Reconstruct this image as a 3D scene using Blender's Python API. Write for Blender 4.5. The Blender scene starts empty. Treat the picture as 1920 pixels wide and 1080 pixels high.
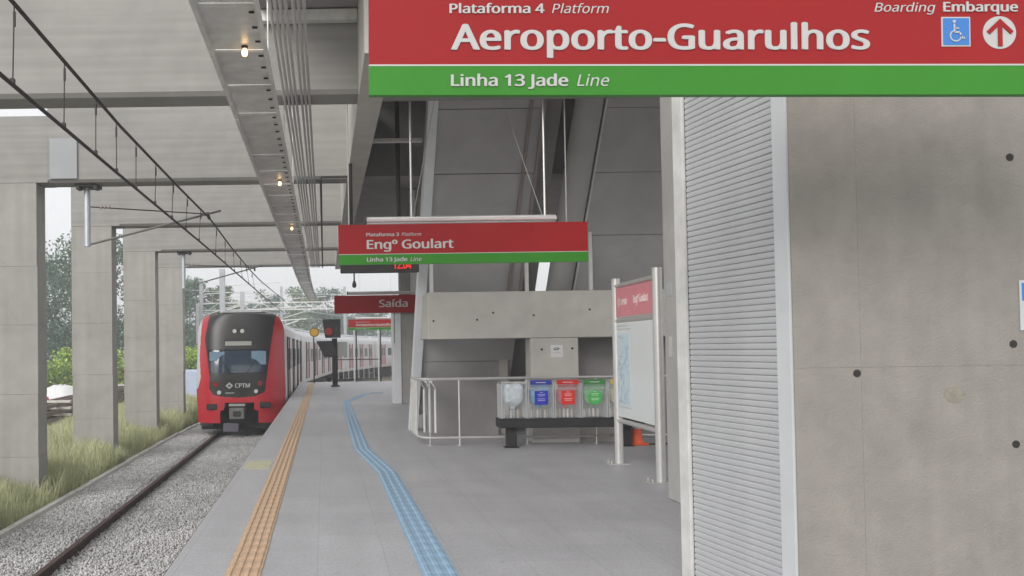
import bpy, bmesh, math, random
import numpy as np
from mathutils import Vector, Matrix

R = math.radians
random.seed(7)
rng = np.random.default_rng(11)
scene = bpy.context.scene
COL = scene.collection

# ---------------------------------------------------------------- camera
F, W = 1700.0, 1920.0
PITCH, ROLL, EYE = R(1.3), R(0.8), 1.55
cd = bpy.data.cameras.new('camera')
cam = bpy.data.objects.new('camera', cd); COL.objects.link(cam)
cd.sensor_width = 36.0
cd.lens = 36.0 * F / W
cd.shift_x = 0.18361
cd.shift_y = 0.03980
cd.clip_start, cd.clip_end = 0.05, 3000
_f = Vector((0, math.cos(PITCH), math.sin(PITCH)))
_r0 = Vector((1, 0, 0)); _u0 = Vector((0, -math.sin(PITCH), math.cos(PITCH)))
_r = _r0 * math.cos(ROLL) - _u0 * math.sin(ROLL)
_u = _u0 * math.cos(ROLL) + _r0 * math.sin(ROLL)
_m = Matrix(((_r.x, _u.x, -_f.x, 0), (_r.y, _u.y, -_f.y, 0), (_r.z, _u.z, -_f.z, EYE), (0, 0, 0, 1)))
cam.matrix_world = _m
scene.camera = cam

# ---------------------------------------------------------------- sky and sun (bright overcast)
SUN_AZ, SUN_EL = R(-150), R(26)      # azimuth from +Y towards +X: behind the viewer on the track side
w = bpy.data.worlds.new('World'); scene.world = w; w.use_nodes = True
nt = w.node_tree; nt.nodes.clear()
sky = nt.nodes.new('ShaderNodeTexSky'); sky.sky_type = 'NISHITA'; sky.sun_disc = False
sky.sun_elevation = SUN_EL; sky.sun_rotation = SUN_AZ
sky.air_density = 1.0; sky.dust_density = 4.0; sky.ozone_density = 1.0
hs = nt.nodes.new('ShaderNodeHueSaturation'); hs.inputs['Saturation'].default_value = 0.18
mx = nt.nodes.new('ShaderNodeMix'); mx.data_type = 'RGBA'; mx.inputs[0].default_value = 0.75
mx.inputs[7].default_value = (7.6, 7.7, 7.8, 1)     # even cloud cover
bg = nt.nodes.new('ShaderNodeBackground'); bg.inputs['Strength'].default_value = 0.10
wo = nt.nodes.new('ShaderNodeOutputWorld')
nt.links.new(sky.outputs[0], hs.inputs['Color']); nt.links.new(hs.outputs[0], mx.inputs[6])
nt.links.new(mx.outputs[2], bg.inputs['Color']); nt.links.new(bg.outputs[0], wo.inputs['Surface'])
sd = bpy.data.lights.new('sun', 'SUN'); sd.energy = 1.3; sd.angle = R(30); sd.color = (1, 0.97, 0.93)
so = bpy.data.objects.new('sun', sd); COL.objects.link(so)
_d = Vector((math.sin(SUN_AZ) * math.cos(SUN_EL), math.cos(SUN_AZ) * math.cos(SUN_EL), math.sin(SUN_EL)))
so.rotation_euler = _d.to_track_quat('Z', 'Y').to_euler(); so.location = (-20, -20, 30)
vs = scene.view_settings
vs.view_transform = 'Standard'; vs.look = 'None'; vs.gamma = 1.0; vs.exposure = 0.6
scene.cycles.max_bounces = 8; scene.cycles.diffuse_bounces = 5; scene.cycles.transparent_max_bounces = 12
scene.cycles.use_denoising = True

# ---------------------------------------------------------------- materials
MATS = {}
def node(nt, t, **k):
    n = nt.nodes.new(t)
    for a, v in k.items(): setattr(n, a, v)
    return n
def mat(name, col, rough=0.6, metal=0.0, spec=0.4, var=0.12, scale=3.0, bump=0.0, bscale=60.0, stain=0.0,
        streak=None, island=0.0, emit=None, alpha=None, trans=0.0):
    """Principled material: base colour mottled by noise, optional fine relief, stains and streaks."""
    if name in MATS: return MATS[name]
    m = bpy.data.materials.new(name); m.use_nodes = True; MATS[name] = m
    nt = m.node_tree; b = nt.nodes['Principled BSDF']; L = nt.links.new
    b.inputs['Roughness'].default_value = rough; b.inputs['Metallic'].default_value = metal
    b.inputs['Specular IOR Level'].default_value = spec
    c4 = tuple(col) + (1,)
    tc = node(nt, 'ShaderNodeTexCoord')
    last = None
    def mul(prev, facsock, lo, hi):
        mr = node(nt, 'ShaderNodeMapRange'); mr.inputs['To Min'].default_value = lo; mr.inputs['To Max'].default_value = hi
        mr.inputs['From Min'].default_value = 0.3; mr.inputs['From Max'].default_value = 0.7
        L(facsock, mr.inputs['Value'])
        v = node(nt, 'ShaderNodeVectorMath', operation='SCALE')
        if prev is None: v.inputs[0].default_value = col
        else: L(prev, v.inputs[0])
        L(mr.outputs[0], v.inputs['Scale'])
        return v.outputs[0]
    if var > 0:
        n = node(nt, 'ShaderNodeTexNoise'); n.inputs['Scale'].default_value = scale; n.inputs['Detail'].default_value = 8
        n.inputs['Roughness'].default_value = 0.65
        L(tc.outputs['Object'], n.inputs['Vector']); last = mul(last, n.outputs['Fac'], 1 - var, 1 + var)
    if streak:
        mp = node(nt, 'ShaderNodeMapping'); mp.inputs['Scale'].default_value = streak[0]
        n = node(nt, 'ShaderNodeTexNoise'); n.inputs['Scale'].default_value = 1.0; n.inputs['Detail'].default_value = 5
        L(tc.outputs['Object'], mp.inputs['Vector']); L(mp.outputs[0], n.inputs['Vector'])
        last = mul(last, n.outputs['Fac'], 1 - streak[1], 1 + streak[1])
    if stain > 0:
        n = node(nt, 'ShaderNodeTexNoise'); n.inputs['Scale'].default_value = 0.7; n.inputs['Detail'].default_value = 4
        n.inputs['Distortion'].default_value = 1.5
        L(tc.outputs['Object'], n.inputs['Vector']); last = mul(last, n.outputs['Fac'], 1 - stain, 1 + stain * 0.4)
    if island > 0:
        g = node(nt, 'ShaderNodeNewGeometry'); mr = node(nt, 'ShaderNodeMapRange')
        mr.inputs['To Min'].default_value = 1 - island; mr.inputs['To Max'].default_value = 1 + island
        L(g.outputs['Random Per Island'], mr.inputs['Value'])
        v = node(nt, 'ShaderNodeVectorMath', operation='SCALE')
        if last is None: v.inputs[0].default_value = col
        else: L(last, v.inputs[0])
        L(mr.outputs[0], v.inputs['Scale']); last = v.outputs[0]
    if last is None: b.inputs['Base Color'].default_value = c4
    else: L(last, b.inputs['Base Color'])
    if bump > 0:
        n = node(nt, 'ShaderNodeTexNoise'); n.inputs['Scale'].default_value = bscale; n.inputs['Detail'].default_value = 6
        bp = node(nt, 'ShaderNodeBump'); bp.inputs['Strength'].default_value = bump; bp.inputs['Distance'].default_value = 0.02
        L(tc.outputs['Object'], n.inputs['Vector']); L(n.outputs['Fac'], bp.inputs['Height']); L(bp.outputs[0], b.inputs['Normal'])
    if emit:
        b.inputs['Emission Color'].default_value = tuple(emit[:3]) + (1,); b.inputs['Emission Strength'].default_value = emit[3]
    if alpha is not None: b.inputs['Alpha'].default_value = alpha
    if trans: b.inputs['Transmission Weight'].default_value = trans
    return m

CONC = mat('concrete', (0.36, 0.347, 0.325), 0.85, var=0.10, scale=2.2, bump=0.25, bscale=60, stain=0.09, streak=((6, 6, 0.3), 0.06))
CONC_BEAM = mat('concrete_beam', (0.325, 0.317, 0.30), 0.85, var=0.06, scale=1.6, bump=0.08, bscale=40, stain=0.10, streak=((0.3, 0.3, 11.0), 0.09))
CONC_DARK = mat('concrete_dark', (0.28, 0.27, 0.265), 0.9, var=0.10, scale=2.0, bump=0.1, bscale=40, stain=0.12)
CONC_WALL = mat('concrete_wall', (0.275, 0.257, 0.232), 0.85, var=0.10, scale=5, bump=0.3, bscale=90, stain=0.06, streak=((9, 9, 0.35), 0.035))
CONC_LAND = mat('concrete_landing', (0.55, 0.525, 0.49), 0.85, var=0.08, scale=2.5, bump=0.12, bscale=45, stain=0.10)
CONC_SOF = mat('concrete_soffit', (0.50, 0.49, 0.49), 0.9, var=0.08, scale=2.0, bump=0.1, bscale=40, stain=0.10)
HOLE = mat('hole', (0.035, 0.033, 0.03), 0.95, var=0)
JOINT = mat('joint', (0.26, 0.245, 0.225), 0.95, var=0.25, scale=14)
MOSS = mat('stain_patch', (0.245, 0.230, 0.188), 0.95, var=0.25, scale=22)
STEEL = mat('stainless', (0.60, 0.59, 0.57), 0.36, 0.5, var=0.06, scale=8)
PAINTED = mat('painted_metal', (0.70, 0.70, 0.69), 0.5, 0.0, var=0.05, scale=4)
GALV = mat('galvanised', (0.78, 0.775, 0.75), 0.38, 0.3, var=0.16, scale=4, bump=0.25, bscale=9, stain=.15)
SHUT = mat('shutter_steel', (0.50, 0.505, 0.52), 0.48, 0.25, var=0.05, scale=3)
BLACK = mat('black_metal', (0.022, 0.022, 0.022), 0.55, var=0.2, scale=6)
DGREY = mat('dark_grey', (0.055, 0.052, 0.05), 0.6, var=0.15, scale=6)
WIRE = mat('wire', (0.045, 0.04, 0.038), 0.6, 0.3, var=0.1)
RED = mat('sign_red', (0.31, 0.017, 0.019), 0.45, spec=.2, var=0.07, scale=1.5)
GREEN = mat('sign_green', (0.045, 0.225, 0.026), 0.45, spec=.2, var=0.07, scale=1.5)
WHITE = mat('sign_white', (0.50, 0.50, 0.49), 0.5, var=0)
BLUE = mat('sign_blue', (0.05, 0.20, 0.55), 0.45, var=0)
RED_GLARE = mat('board_red_glare', (0.72, 0.24, 0.28), 0.35, var=0.06, scale=3)  # red header paled to pink: the glare on it is put into the colour
CLEAR = mat('clear_acrylic', (0.78, 0.80, 0.80), 0.12, var=0, alpha=0.11, spec=0.6)

# ---------------------------------------------------------------- mesh helpers
def wloc(o):
    v = Vector((0, 0, 0))
    while o is not None: v += o.location; o = o.parent
    return v
def tag(o, label=None, cat=None, group=None, kind=None):
    if label: o['label'] = label
    if cat: o['category'] = cat
    if group: o['group'] = group
    if kind: o['kind'] = kind
    return o
def root(name, loc, label, cat, group=None, rz=0.0):
    o = bpy.data.objects.new(name, None); COL.objects.link(o); o.location = loc; o.rotation_euler = (0, 0, rz)
    o.empty_display_size = 0.2
    return tag(o, label, cat, group)
class MB:
    def __init__(s): s.v = []; s.f = []; s.M = None
    def _a(s, vs, fs):
        b = len(s.v)
        if s.M is not None: vs = [tuple(s.M @ Vector(p)) for p in vs]
        s.v.extend(tuple(p) for p in vs); s.f.extend(tuple(i + b for i in f) for f in fs)
    def box(s, x0, x1, y0, y1, z0, z1):
        s._a([(x0, y0, z0), (x1, y0, z0), (x1, y1, z0), (x0, y1, z0), (x0, y0, z1), (x1, y0, z1), (x1, y1, z1), (x0, y1, z1)],
             [(0, 3, 2, 1), (4, 5, 6, 7), (0, 1, 5, 4), (1, 2, 6, 5), (2, 3, 7, 6), (3, 0, 4, 7)]); return s
    def beam(s, a, b, wd, ht, up=(0, 0, 1)):
        a, b = Vector(a), Vector(b); d = (b - a).normalized(); up = Vector(up)
        if abs(d.dot(up)) > 0.98: up = Vector((0, 1, 0))
        x = d.cross(up).normalized(); u = x.cross(d)
        c = [(-wd / 2, -ht / 2), (wd / 2, -ht / 2), (wd / 2, ht / 2), (-wd / 2, ht / 2)]
        s._a([a + x * i + u * j for i, j in c] + [b + x * i + u * j for i, j in c],
             [(0, 3, 2, 1), (4, 5, 6, 7), (0, 1, 5, 4), (1, 2, 6, 5), (2, 3, 7, 6), (3, 0, 4, 7)]); return s
    def tube(s, pts, r, n=8, r2=None, cap=True):
        pts = [Vector(p) for p in pts]; N = len(pts); vs = []; fs = []
        for i, p in enumerate(pts):
            d = (pts[min(i + 1, N - 1)] - pts[max(i - 1, 0)]).normalized()
            up = Vector((0, 0, 1)) if abs(d.z) < 0.9 else Vector((0, 1, 0))
            x = d.cross(up).normalized(); u = x.cross(d)
            rr = r if r2 is None else r + (r2 - r) * i / (N - 1)
            for k in range(n):
                a = 2 * math.pi * k / n; vs.append(p + x * (rr * math.cos(a)) + u * (rr * math.sin(a)))
        for i in range(N - 1):
            for k in range(n):
                k2 = (k + 1) % n; fs.append((i * n + k, i * n + k2, (i + 1) * n + k2, (i + 1) * n + k))
        if cap: fs += [tuple(range(n))[::-1], tuple((N - 1) * n + k for k in range(n))]
        s._a(vs, fs); return s
    def lathe(s, prof, c, n=16):
        vs = []; fs = []
        for r, z in prof:
            for k in range(n):
                a = 2 * math.pi * k / n; vs.append((c[0] + r * math.cos(a), c[1] + r * math.sin(a), c[2] + z))
        for i in range(len(prof) - 1):
            for k in range(n):
                k2 = (k + 1) % n; fs.append((i * n + k, i * n + k2, (i + 1) * n + k2, (i + 1) * n + k))
        fs += [tuple(range(n))[::-1], tuple((len(prof) - 1) * n + k for k in range(n))]
        s._a(vs, fs); return s
    def disc(s, c, r, y0, y1, n=20):        # flat drum facing -Y
        vs = [(c[0] + r * math.cos(2 * math.pi * k / n), y, c[1] + r * math.sin(2 * math.pi * k / n)) for y in (y0, y1) for k in range(n)]
        fs = [tuple(range(n)), tuple(range(2 * n - 1, n - 1, -1))] + [(k, n + k, n + (k + 1) % n, (k + 1) % n) for k in range(n)]
        s._a(vs, fs); return s
    def prism(s, poly, axis, a, b):         # polygon in the plane normal to axis, swept from a to b
        n = len(poly)
        def P(u, v, t): return {'x': (t, u, v), 'y': (u, t, v), 'z': (u, v, t)}[axis]
        s._a([P(u, v, a) for u, v in poly] + [P(u, v, b) for u, v in poly],
             [tuple(range(n))[::-1], tuple(range(n, 2 * n))] + [(k, (k + 1) % n, n + (k + 1) % n, n + k) for k in range(n)]); return s
    def build(s, name, m, parent=None, bevel=0.0, smooth=False, local=False, mesh_only=False):
        v = s.v
        if local: off = Vector((0, 0, 0))
        elif parent is not None: off = wloc(parent)
        else:
            a = np.array(v); lo, hi = a.min(0), a.max(0)
            off = Vector(((lo[0] + hi[0]) / 2, (lo[1] + hi[1]) / 2, lo[2]))
        me = bpy.data.meshes.new(name)
        me.from_pydata([(p[0] - off.x, p[1] - off.y, p[2] - off.z) for p in v], [], s.f)
        bm = bmesh.new(); bm.from_mesh(me)
        bmesh.ops.recalc_face_normals(bm, faces=bm.faces)
        if bevel > 0: bmesh.ops.bevel(bm, geom=list(bm.edges), offset=bevel, segments=1, affect='EDGES', clamp_overlap=True)
        bm.to_mesh(me); bm.free()
        if smooth:
            me.polygons.foreach_set('use_smooth', [True] * len(me.polygons))
            me.set_sharp_from_angle(angle=R(35))
        me.materials.append(m)
        if mesh_only: return me
        o = bpy.data.objects.new(name, me); COL.objects.link(o)
        if parent is not None: o.parent = parent
        else: o.location = off
        return o
def bx(name, m, parent, x0, x1, y0, y1, z0, z1, bevel=0.0):
    return MB().box(x0, x1, y0, y1, z0, z1).build(name, m, parent, bevel)
def inst(name, me, parent, loc, rot=(0, 0, 0)):
    o = bpy.data.objects.new(name, me); COL.objects.link(o); o.parent = parent; o.location = loc; o.rotation_euler = rot
    return o
def raw(name, v, f, m, smooth=False):
    me = bpy.data.meshes.new(name); v = np.asarray(v, np.float32); f = np.asarray(f, np.int32); k = f.shape[1]
    me.vertices.add(len(v)); me.vertices.foreach_set('co', v.ravel())
    me.loops.add(f.size); me.loops.foreach_set('vertex_index', f.ravel())
    me.polygons.add(len(f)); me.polygons.foreach_set('loop_start', np.arange(0, f.size, k, dtype=np.int32))
    me.polygons.foreach_set('loop_total', np.full(len(f), k, np.int32))
    if smooth: me.polygons.foreach_set('use_smooth', np.ones(len(f), bool))
    me.update(calc_edges=True); me.validate(); me.materials.append(m)
    return me

# lettering uses the humanist sans face that ships with Blender, else the built-in face
try:
    import os
    FONT = bpy.data.fonts.load(os.path.join(bpy.utils.system_resource('DATAFILES', path='fonts'), 'NotoSansHebrew-Regular.woff2'))
except Exception:
    FONT = None
# lettering: a text curve turned into a mesh, fitted to a width and a capital height
_tc = {}
def _text_mesh(body, bold, slant):
    c = bpy.data.curves.new('t', 'FONT'); c.body = body; c.size = 1.0; c.resolution_u = 3
    if FONT: c.font = FONT
    c.offset = 0.0; c.shear = 0.22 if slant else 0.0; c.extrude = 0.012
    o = bpy.data.objects.new('t', c); COL.objects.link(o)
    dg = bpy.context.evaluated_depsgraph_get(); me = bpy.data.meshes.new_from_object(o.evaluated_get(dg))
    bpy.data.objects.remove(o); bpy.data.curves.remove(c)
    return me
def cap_h():
    if 'H' not in _tc:
        me = _text_mesh('H', True, False); _tc['H'] = max(v.co.y for v in me.vertices); bpy.data.meshes.remove(me)
    return _tc['H']
def text(body, parent, m, origin, width, cap, bold=True, slant=False, right=(1, 0, 0), up=(0, 0, 1), name='lettering'):
    """origin: world point at the left end of the baseline"""
    me = _text_mesh(body, bold, slant)
    if bold:                                    # a second and third strike side by side thicken the strokes
        b = bmesh.new(); b.from_mesh(me)
        for dx, dy, dz in ((.026, 0, .006), (-.026, 0, .003), (0, .014, .009), (.013, -.006, .012), (-.013, .007, .015)):
            n0 = len(b.verts); b.from_mesh(me); b.verts.ensure_lookup_table()
            for v in b.verts[n0:]: v.co.x += dx; v.co.y += dy; v.co.z += dz
        b.to_mesh(me); b.free()
    xs = [v.co.x for v in me.vertices]; x0, x1 = min(xs), max(xs)
    sx = width / (x1 - x0); sy = cap / cap_h()
    r, u = Vector(right), Vector(up); n = r.cross(u); o = Vector(origin) - wloc(parent)
    for v in me.vertices: v.co = o + r * ((v.co.x - x0) * sx) + u * (v.co.y * sy) + n * (v.co.z * 0.12)
    me.materials.clear(); me.materials.append(m)
    b = bmesh.new(); b.from_mesh(me); b.verts.ensure_lookup_table(); seen = set(); isl = []
    for v in b.verts:                                       # islands, gathered into words
        if v.index in seen: continue
        st_ = [v]; seen.add(v.index); ids = []
        while st_:
            q = st_.pop(); ids.append(q.index)
            for e in q.link_edges:
                t = e.other_vert(q)
                if t.index not in seen: seen.add(t.index); st_.append(t)
        pr_ = [(b.verts[i].co - o).dot(r) for i in ids]; isl.append((min(pr_), max(pr_), ids))
    b.free(); isl.sort(); words = []; gap = .22 * sx
    for a_, c_, ids in isl:
        if words and a_ - words[-1][0] < gap: words[-1][0] = max(words[-1][0], c_); words[-1][1].update(ids)
        else: words.append([c_, set(ids)])
    for _, ids in words:
        idx = sorted(ids); mp_ = {q: i for i, q in enumerate(idx)}; wm = bpy.data.meshes.new(name)
        wm.from_pydata([me.vertices[q].co for q in idx], [], [tuple(mp_[q] for q in p.vertices) for p in me.polygons if p.vertices[0] in ids])
        wm.materials.append(m); ob = bpy.data.objects.new(name, wm); COL.objects.link(ob); ob.parent = parent
    bpy.data.meshes.remove(me)

# ================================================================ GROUND
EARTH = mat('earth', (0.17, 0.15, 0.095), 0.95, var=0.3, scale=0.8, bump=0.3, bscale=6, stain=0.25)
g = MB(); g.box(-450, 450, -60, 700, -1.9, -1.42)
tag(g.build('ground', EARTH), kind='structure')
# grassy bank under the columns, rising a little away from the track
bm_ = MB()
xs = [-4.88, -5.4, -6.5, -8.5, -9.6]; zs = [-1.14, -0.98, -0.9, -1.05, -1.4]
n = len(xs)
bm_._a([(x, y, z) for y in (2, 44) for x, z in zip(xs, zs)], [(i, i + 1, n + i + 1, n + i) for i in range(n - 1)])
tag(bm_.build('grass_bank', mat('bank', (0.32, 0.32, 0.18), 0.95, var=0.35, scale=2.5, stain=0.2)), kind='structure')
# red earth beyond the platform end, far side
tag(MB().box(-60, -13, 62, 74, -1.42, -0.9).build('red_earth_bank', mat('red_earth', (0.42, 0.16, 0.09), 0.95, var=0.25, scale=0.6)), kind='structure')
tag(MB().box(9, 70, 95, 120, -1.42, 0.3).build('red_earth_slope', mat('red_earth2', (0.45, 0.20, 0.14), 0.95, var=0.25, scale=0.3)), kind='structure')

# ================================================================ PLATFORM
def floor_material():
    m = bpy.data.materials.new('platform_floor'); m.use_nodes = True; nt = m.node_tree; L = nt.links.new
    b = nt.nodes['Principled BSDF']; b.inputs['Specular IOR Level'].default_value = 0.35
    tc = node(nt, 'ShaderNodeTexCoord')
    br = node(nt, 'ShaderNodeTexBrick'); br.offset = 0.0; br.inputs['Scale'].default_value = 1.0
    br.inputs['Brick Width'].default_value = 0.5; br.inputs['Row Height'].default_value = 0.5
    br.inputs['Mortar Size'].default_value = 0.004; br.inputs['Mortar Smooth'].default_value = 0.4
    br.inputs['Color1'].default_value = (0.41, 0.405, 0.42, 1); br.inputs['Color2'].default_value = (0.435, 0.43, 0.443, 1)
    br.inputs['Mortar'].default_value = (0.34, 0.335, 0.345, 1)
    n = node(nt, 'ShaderNodeTexNoise'); n.inputs['Scale'].default_value = 1.1; n.inputs['Detail'].default_value = 9; n.inputs['Roughness'].default_value = 0.7
    n2 = node(nt, 'ShaderNodeTexNoise'); n2.inputs['Scale'].default_value = 55; n2.inputs['Detail'].default_value = 3
    mr = node(nt, 'ShaderNodeMapRange'); mr.inputs[1].default_value = .3; mr.inputs[2].default_value = .7; mr.inputs[3].default_value = .90; mr.inputs[4].default_value = 1.06
    mr2 = node(nt, 'ShaderNodeMapRange'); mr2.inputs[1].default_value = .3; mr2.inputs[2].default_value = .7; mr2.inputs[3].default_value = .86; mr2.inputs[4].default_value = 1.12
    s1 = node(nt, 'ShaderNodeVectorMath', operation='SCALE'); s2 = node(nt, 'ShaderNodeVectorMath', operation='SCALE')
    for q in (br, n, n2): L(tc.outputs['Object'], q.inputs['Vector'])
    L(br.outputs['Color'], s1.inputs[0]); L(n.outputs['Fac'], mr.inputs[0]); L(mr.outputs[0], s1.inputs['Scale'])
    L(s1.outputs[0], s2.inputs[0]); L(n2.outputs['Fac'], mr2.inputs[0]); L(mr2.outputs[0], s2.inputs['Scale'])
    # gum spots, scuffs drawn out along the platform
    vo = node(nt, 'ShaderNodeTexVoronoi'); vo.inputs['Scale'].default_value = 2.6; L(tc.outputs['Object'], vo.inputs['Vector'])
    sp_ = node(nt, 'ShaderNodeMapRange'); sp_.inputs[1].default_value = .035; sp_.inputs[2].default_value = .06; sp_.inputs[3].default_value = .72; sp_.inputs[4].default_value = 1.0
    L(vo.outputs['Distance'], sp_.inputs[0]); s3 = node(nt, 'ShaderNodeVectorMath', operation='SCALE'); L(s2.outputs[0], s3.inputs[0]); L(sp_.outputs[0], s3.inputs['Scale'])
    mp = node(nt, 'ShaderNodeMapping'); mp.inputs['Scale'].default_value = (2.2, .22, 1); n3 = node(nt, 'ShaderNodeTexNoise'); n3.inputs['Scale'].default_value = 1.6; n3.inputs['Detail'].default_value = 7
    L(tc.outputs['Object'], mp.inputs['Vector']); L(mp.outputs[0], n3.inputs['Vector'])
    m3 = node(nt, 'ShaderNodeMapRange'); m3.inputs[1].default_value = .35; m3.inputs[2].default_value = .65; m3.inputs[3].default_value = .94; m3.inputs[4].default_value = 1.03
    s4 = node(nt, 'ShaderNodeVectorMath', operation='SCALE'); L(n3.outputs['Fac'], m3.inputs[0]); L(s3.outputs[0], s4.inputs[0]); L(m3.outputs[0], s4.inputs['Scale'])
    L(s4.outputs[0], b.inputs['Base Color'])
    rr = node(nt, 'ShaderNodeMapRange'); rr.inputs[3].default_value = 0.42; rr.inputs[4].default_value = 0.62
    L(n.outputs['Fac'], rr.inputs[0]); L(rr.outputs[0], b.inputs['Roughness'])
    bp = node(nt, 'ShaderNodeBump'); bp.inputs['Strength'].default_value = 0.12; bp.inputs['Distance'].default_value = 0.01
    L(n2.outputs['Fac'], bp.inputs['Height']); L(bp.outputs[0], b.inputs['Normal'])
    return m
EDGE = -1.14
pl = MB(); pl.prism([(EDGE + 0.04, -0.12), (EDGE, -0.08), (EDGE, -0.01), (EDGE + 0.012, 0.0), (10, 0.0), (10, -0.35), (-0.75, -0.35), (-0.75, -0.12)], 'y', -6, 43.2)
platform = pl.build('platform', floor_material()); tag(platform, kind='structure')
bx('platform_wall', CONC_DARK, platform, -0.7, 9.9, -6, 43.1, -1.5, -0.352)
PW = wloc(platform)
# tactile tiles, each with four raised bars
def tile_mesh(name, m, nb):
    t = MB(); t.box(-0.123, 0.123, -0.123, 0.123, 0.0, 0.005)
    for k in range(nb):
        x = -0.123 + 0.246 * (k + 0.5) / nb; hw = 0.246 / nb * 0.27
        t._a([(x - hw, -0.122, 0.005), (x + hw, -0.122, 0.005), (x + hw * .6, -0.118, 0.015), (x - hw * .6, -0.118, 0.015),
              (x - hw, 0.122, 0.005), (x + hw, 0.122, 0.005), (x + hw * .6, 0.118, 0.015), (x - hw * .6, 0.118, 0.015)],
             [(0, 1, 2, 3), (1, 5, 6, 2), (3, 2, 6, 7), (0, 3, 7, 4), (4, 7, 6, 5)])
    return t.build(name, m, local=True, mesh_only=True)
YT = mat('tactile_yellow', (0.58, 0.405, 0.265), 0.6, var=0.22, scale=5, stain=0.12)
BT = mat('tactile_blue', (0.29, 0.43, 0.57), 0.55, var=0.2, scale=4, stain=0.15)
ty = tile_mesh('tactile_tile', YT, 4); tb = tile_mesh('tactile_tile', BT, 3)
for k in range(150):
    y = 4.6 + 0.25 * k
    if y > 41.8: break
    inst('tactile_tile', ty, platform, Vector((-0.583 + random.uniform(-.002, .002), y, 0.002)) - PW, (0, 0, random.uniform(-.006, .006)))
path = [(0.775, 4.6), (0.76, 11.4), (0.56, 14.0), (0.585, 21.5), (0.62, 26.6), (1.50, 31.6), (2.1, 31.7)]
pos = 0.0
for i in range(len(path) - 1):
    a, b = Vector(path[i]), Vector(path[i + 1]); d = b - a; ln = d.length; d.normalize(); t = pos
    while t < ln:
        p = a + d * t
        inst('tactile_tile', tb, platform, Vector((p.x, p.y, 0.002 + 0.0006 * (i % 2))) - PW, (0, 0, math.atan2(-d.x, d.y)))
        t += 0.25
    pos = t - ln
bx('floor_marking', mat('faded_yellow', (0.47, 0.455, 0.31), 0.7, var=0.2, scale=9), platform, -1.09, -0.74, 11.9, 12.75, 0.0005, 0.004)

# ================================================================ TRACK
RAILT = -1.10
track_c = -2.70
tag(MB().prism([(-4.78, -1.42), (-4.78, -1.17), (-3.75, -1.19), (-3.55, -1.275), (-1.2, -1.275), (-0.72, -1.26), (-0.72, -1.42)], 'y', -4, 47).build(
    'track_bed', mat('track_bed', (0.48, 0.475, 0.46), 0.95, var=0.3, scale=18)), kind='structure')
def path_xy(s):
    """centre line of the track: straight to y=46, then curving right"""
    if s < 46: return (track_c, s, 0.0)
    Rr = 160.0; a = (s - 46) / Rr
    return (track_c + Rr * (1 - math.cos(a)), 46 + Rr * math.sin(a), a)
RAILM = mat('rail_steel', (0.075, 0.043, 0.034), 0.7, 0.2, var=0.25, scale=9)
prof = [(-.07, 0), (.07, 0), (.07, .012), (.014, .03), (.012, .125), (.036, .14), (.036, .17), (-.036, .17), (-.036, .14), (-.012, .125), (-.014, .03), (-.07, .012)]
for off, lab in ((-0.79, 'dark rusty running rail on the far side of the gravel track'), (0.79, 'running rail tucked under the platform edge')):
    mb = MB(); st = [-4, 46] + [46 + 4 * k for k in range(1, 32)]; vs_ = []; fs_ = []
    for s_ in st:
        x, y, a = path_xy(s_)
        for u, v in prof: vs_.append((x + (off + u) * math.cos(a), y - (off + u) * math.sin(a), RAILT - .17 + v))
    np_ = len(prof)
    for i in range(len(st) - 1):
        for k in range(np_): fs_.append((i * np_ + k, i * np_ + (k + 1) % np_, (i + 1) * np_ + (k + 1) % np_, (i + 1) * np_ + k))
    mb._a(vs_, fs_); tag(mb.build('running_rail', RAILM), lab, 'rail')
SLP = mat('sleeper_concrete', (0.33, 0.32, 0.30), 0.9, var=0.15, scale=5, stain=0.1)
sm = MB().prism([(-1.3, -0.12), (1.3, -0.12), (1.27, 0.02), (0.4, 0.0), (-0.4, 0.0), (-1.27, 0.02)], 'y', -0.12, 0.12).build('sleeper', SLP, local=True, mesh_only=True)
for k in range(38):
    y = 8.4 + 0.6 * k
    o = bpy.data.objects.new('sleeper', sm); COL.objects.link(o); o.location = (track_c, y, -1.27)
    tag(o, 'concrete sleeper almost buried in the gravel between the rails', 'sleeper', 'sleepers in the gravel track')
# ballast stones
def stones(name, x0, x1, y0, y1, n, zf, m, smin=.012, smax=.026):
    base = np.array([(1, 0, 0), (-1, 0, 0), (0, 1, 0), (0, -1, 0), (0, 0, 1), (0, 0, -1)], float)
    fc = np.array([(0, 2, 4), (2, 1, 4), (1, 3, 4), (3, 0, 4), (2, 0, 5), (1, 2, 5), (3, 1, 5), (0, 3, 5)])
    x = rng.uniform(x0, x1, n); y = y0 + (y1 - y0) * rng.random(n) ** 1.25; z = zf(x) + rng.uniform(-.012, .02, n)
    s = rng.uniform(smin, smax, (n, 1, 1)) * rng.uniform(.6, 1.3, (n, 6, 1))
    v = base[None] * s
    q = rng.normal(size=(n, 4)); q /= np.linalg.norm(q, axis=1, keepdims=True)
    a, b, c, d = q.T
    M = np.stack([np.stack([1 - 2 * (c * c + d * d), 2 * (b * c - a * d), 2 * (b * d + a * c)], -1),
                  np.stack([2 * (b * c + a * d), 1 - 2 * (b * b + d * d), 2 * (c * d - a * b)], -1),
                  np.stack([2 * (b * d - a * c), 2 * (c * d + a * b), 1 - 2 * (b * b + c * c)], -1)], 1)
    v = np.einsum('nij,nkj->nki', M, v) + np.stack([x, y, z], -1)[:, None]
    f = fc[None] + 6 * np.arange(n)[:, None, None]
    me = raw(name, v.reshape(-1, 3), f.reshape(-1, 3), m)
    o = bpy.data.objects.new(name, me); COL.objects.link(o); return o
BAL = mat('ballast_stone', (0.54, 0.53, 0.52), 0.9, var=0.16, scale=.9, island=0.25)
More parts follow.
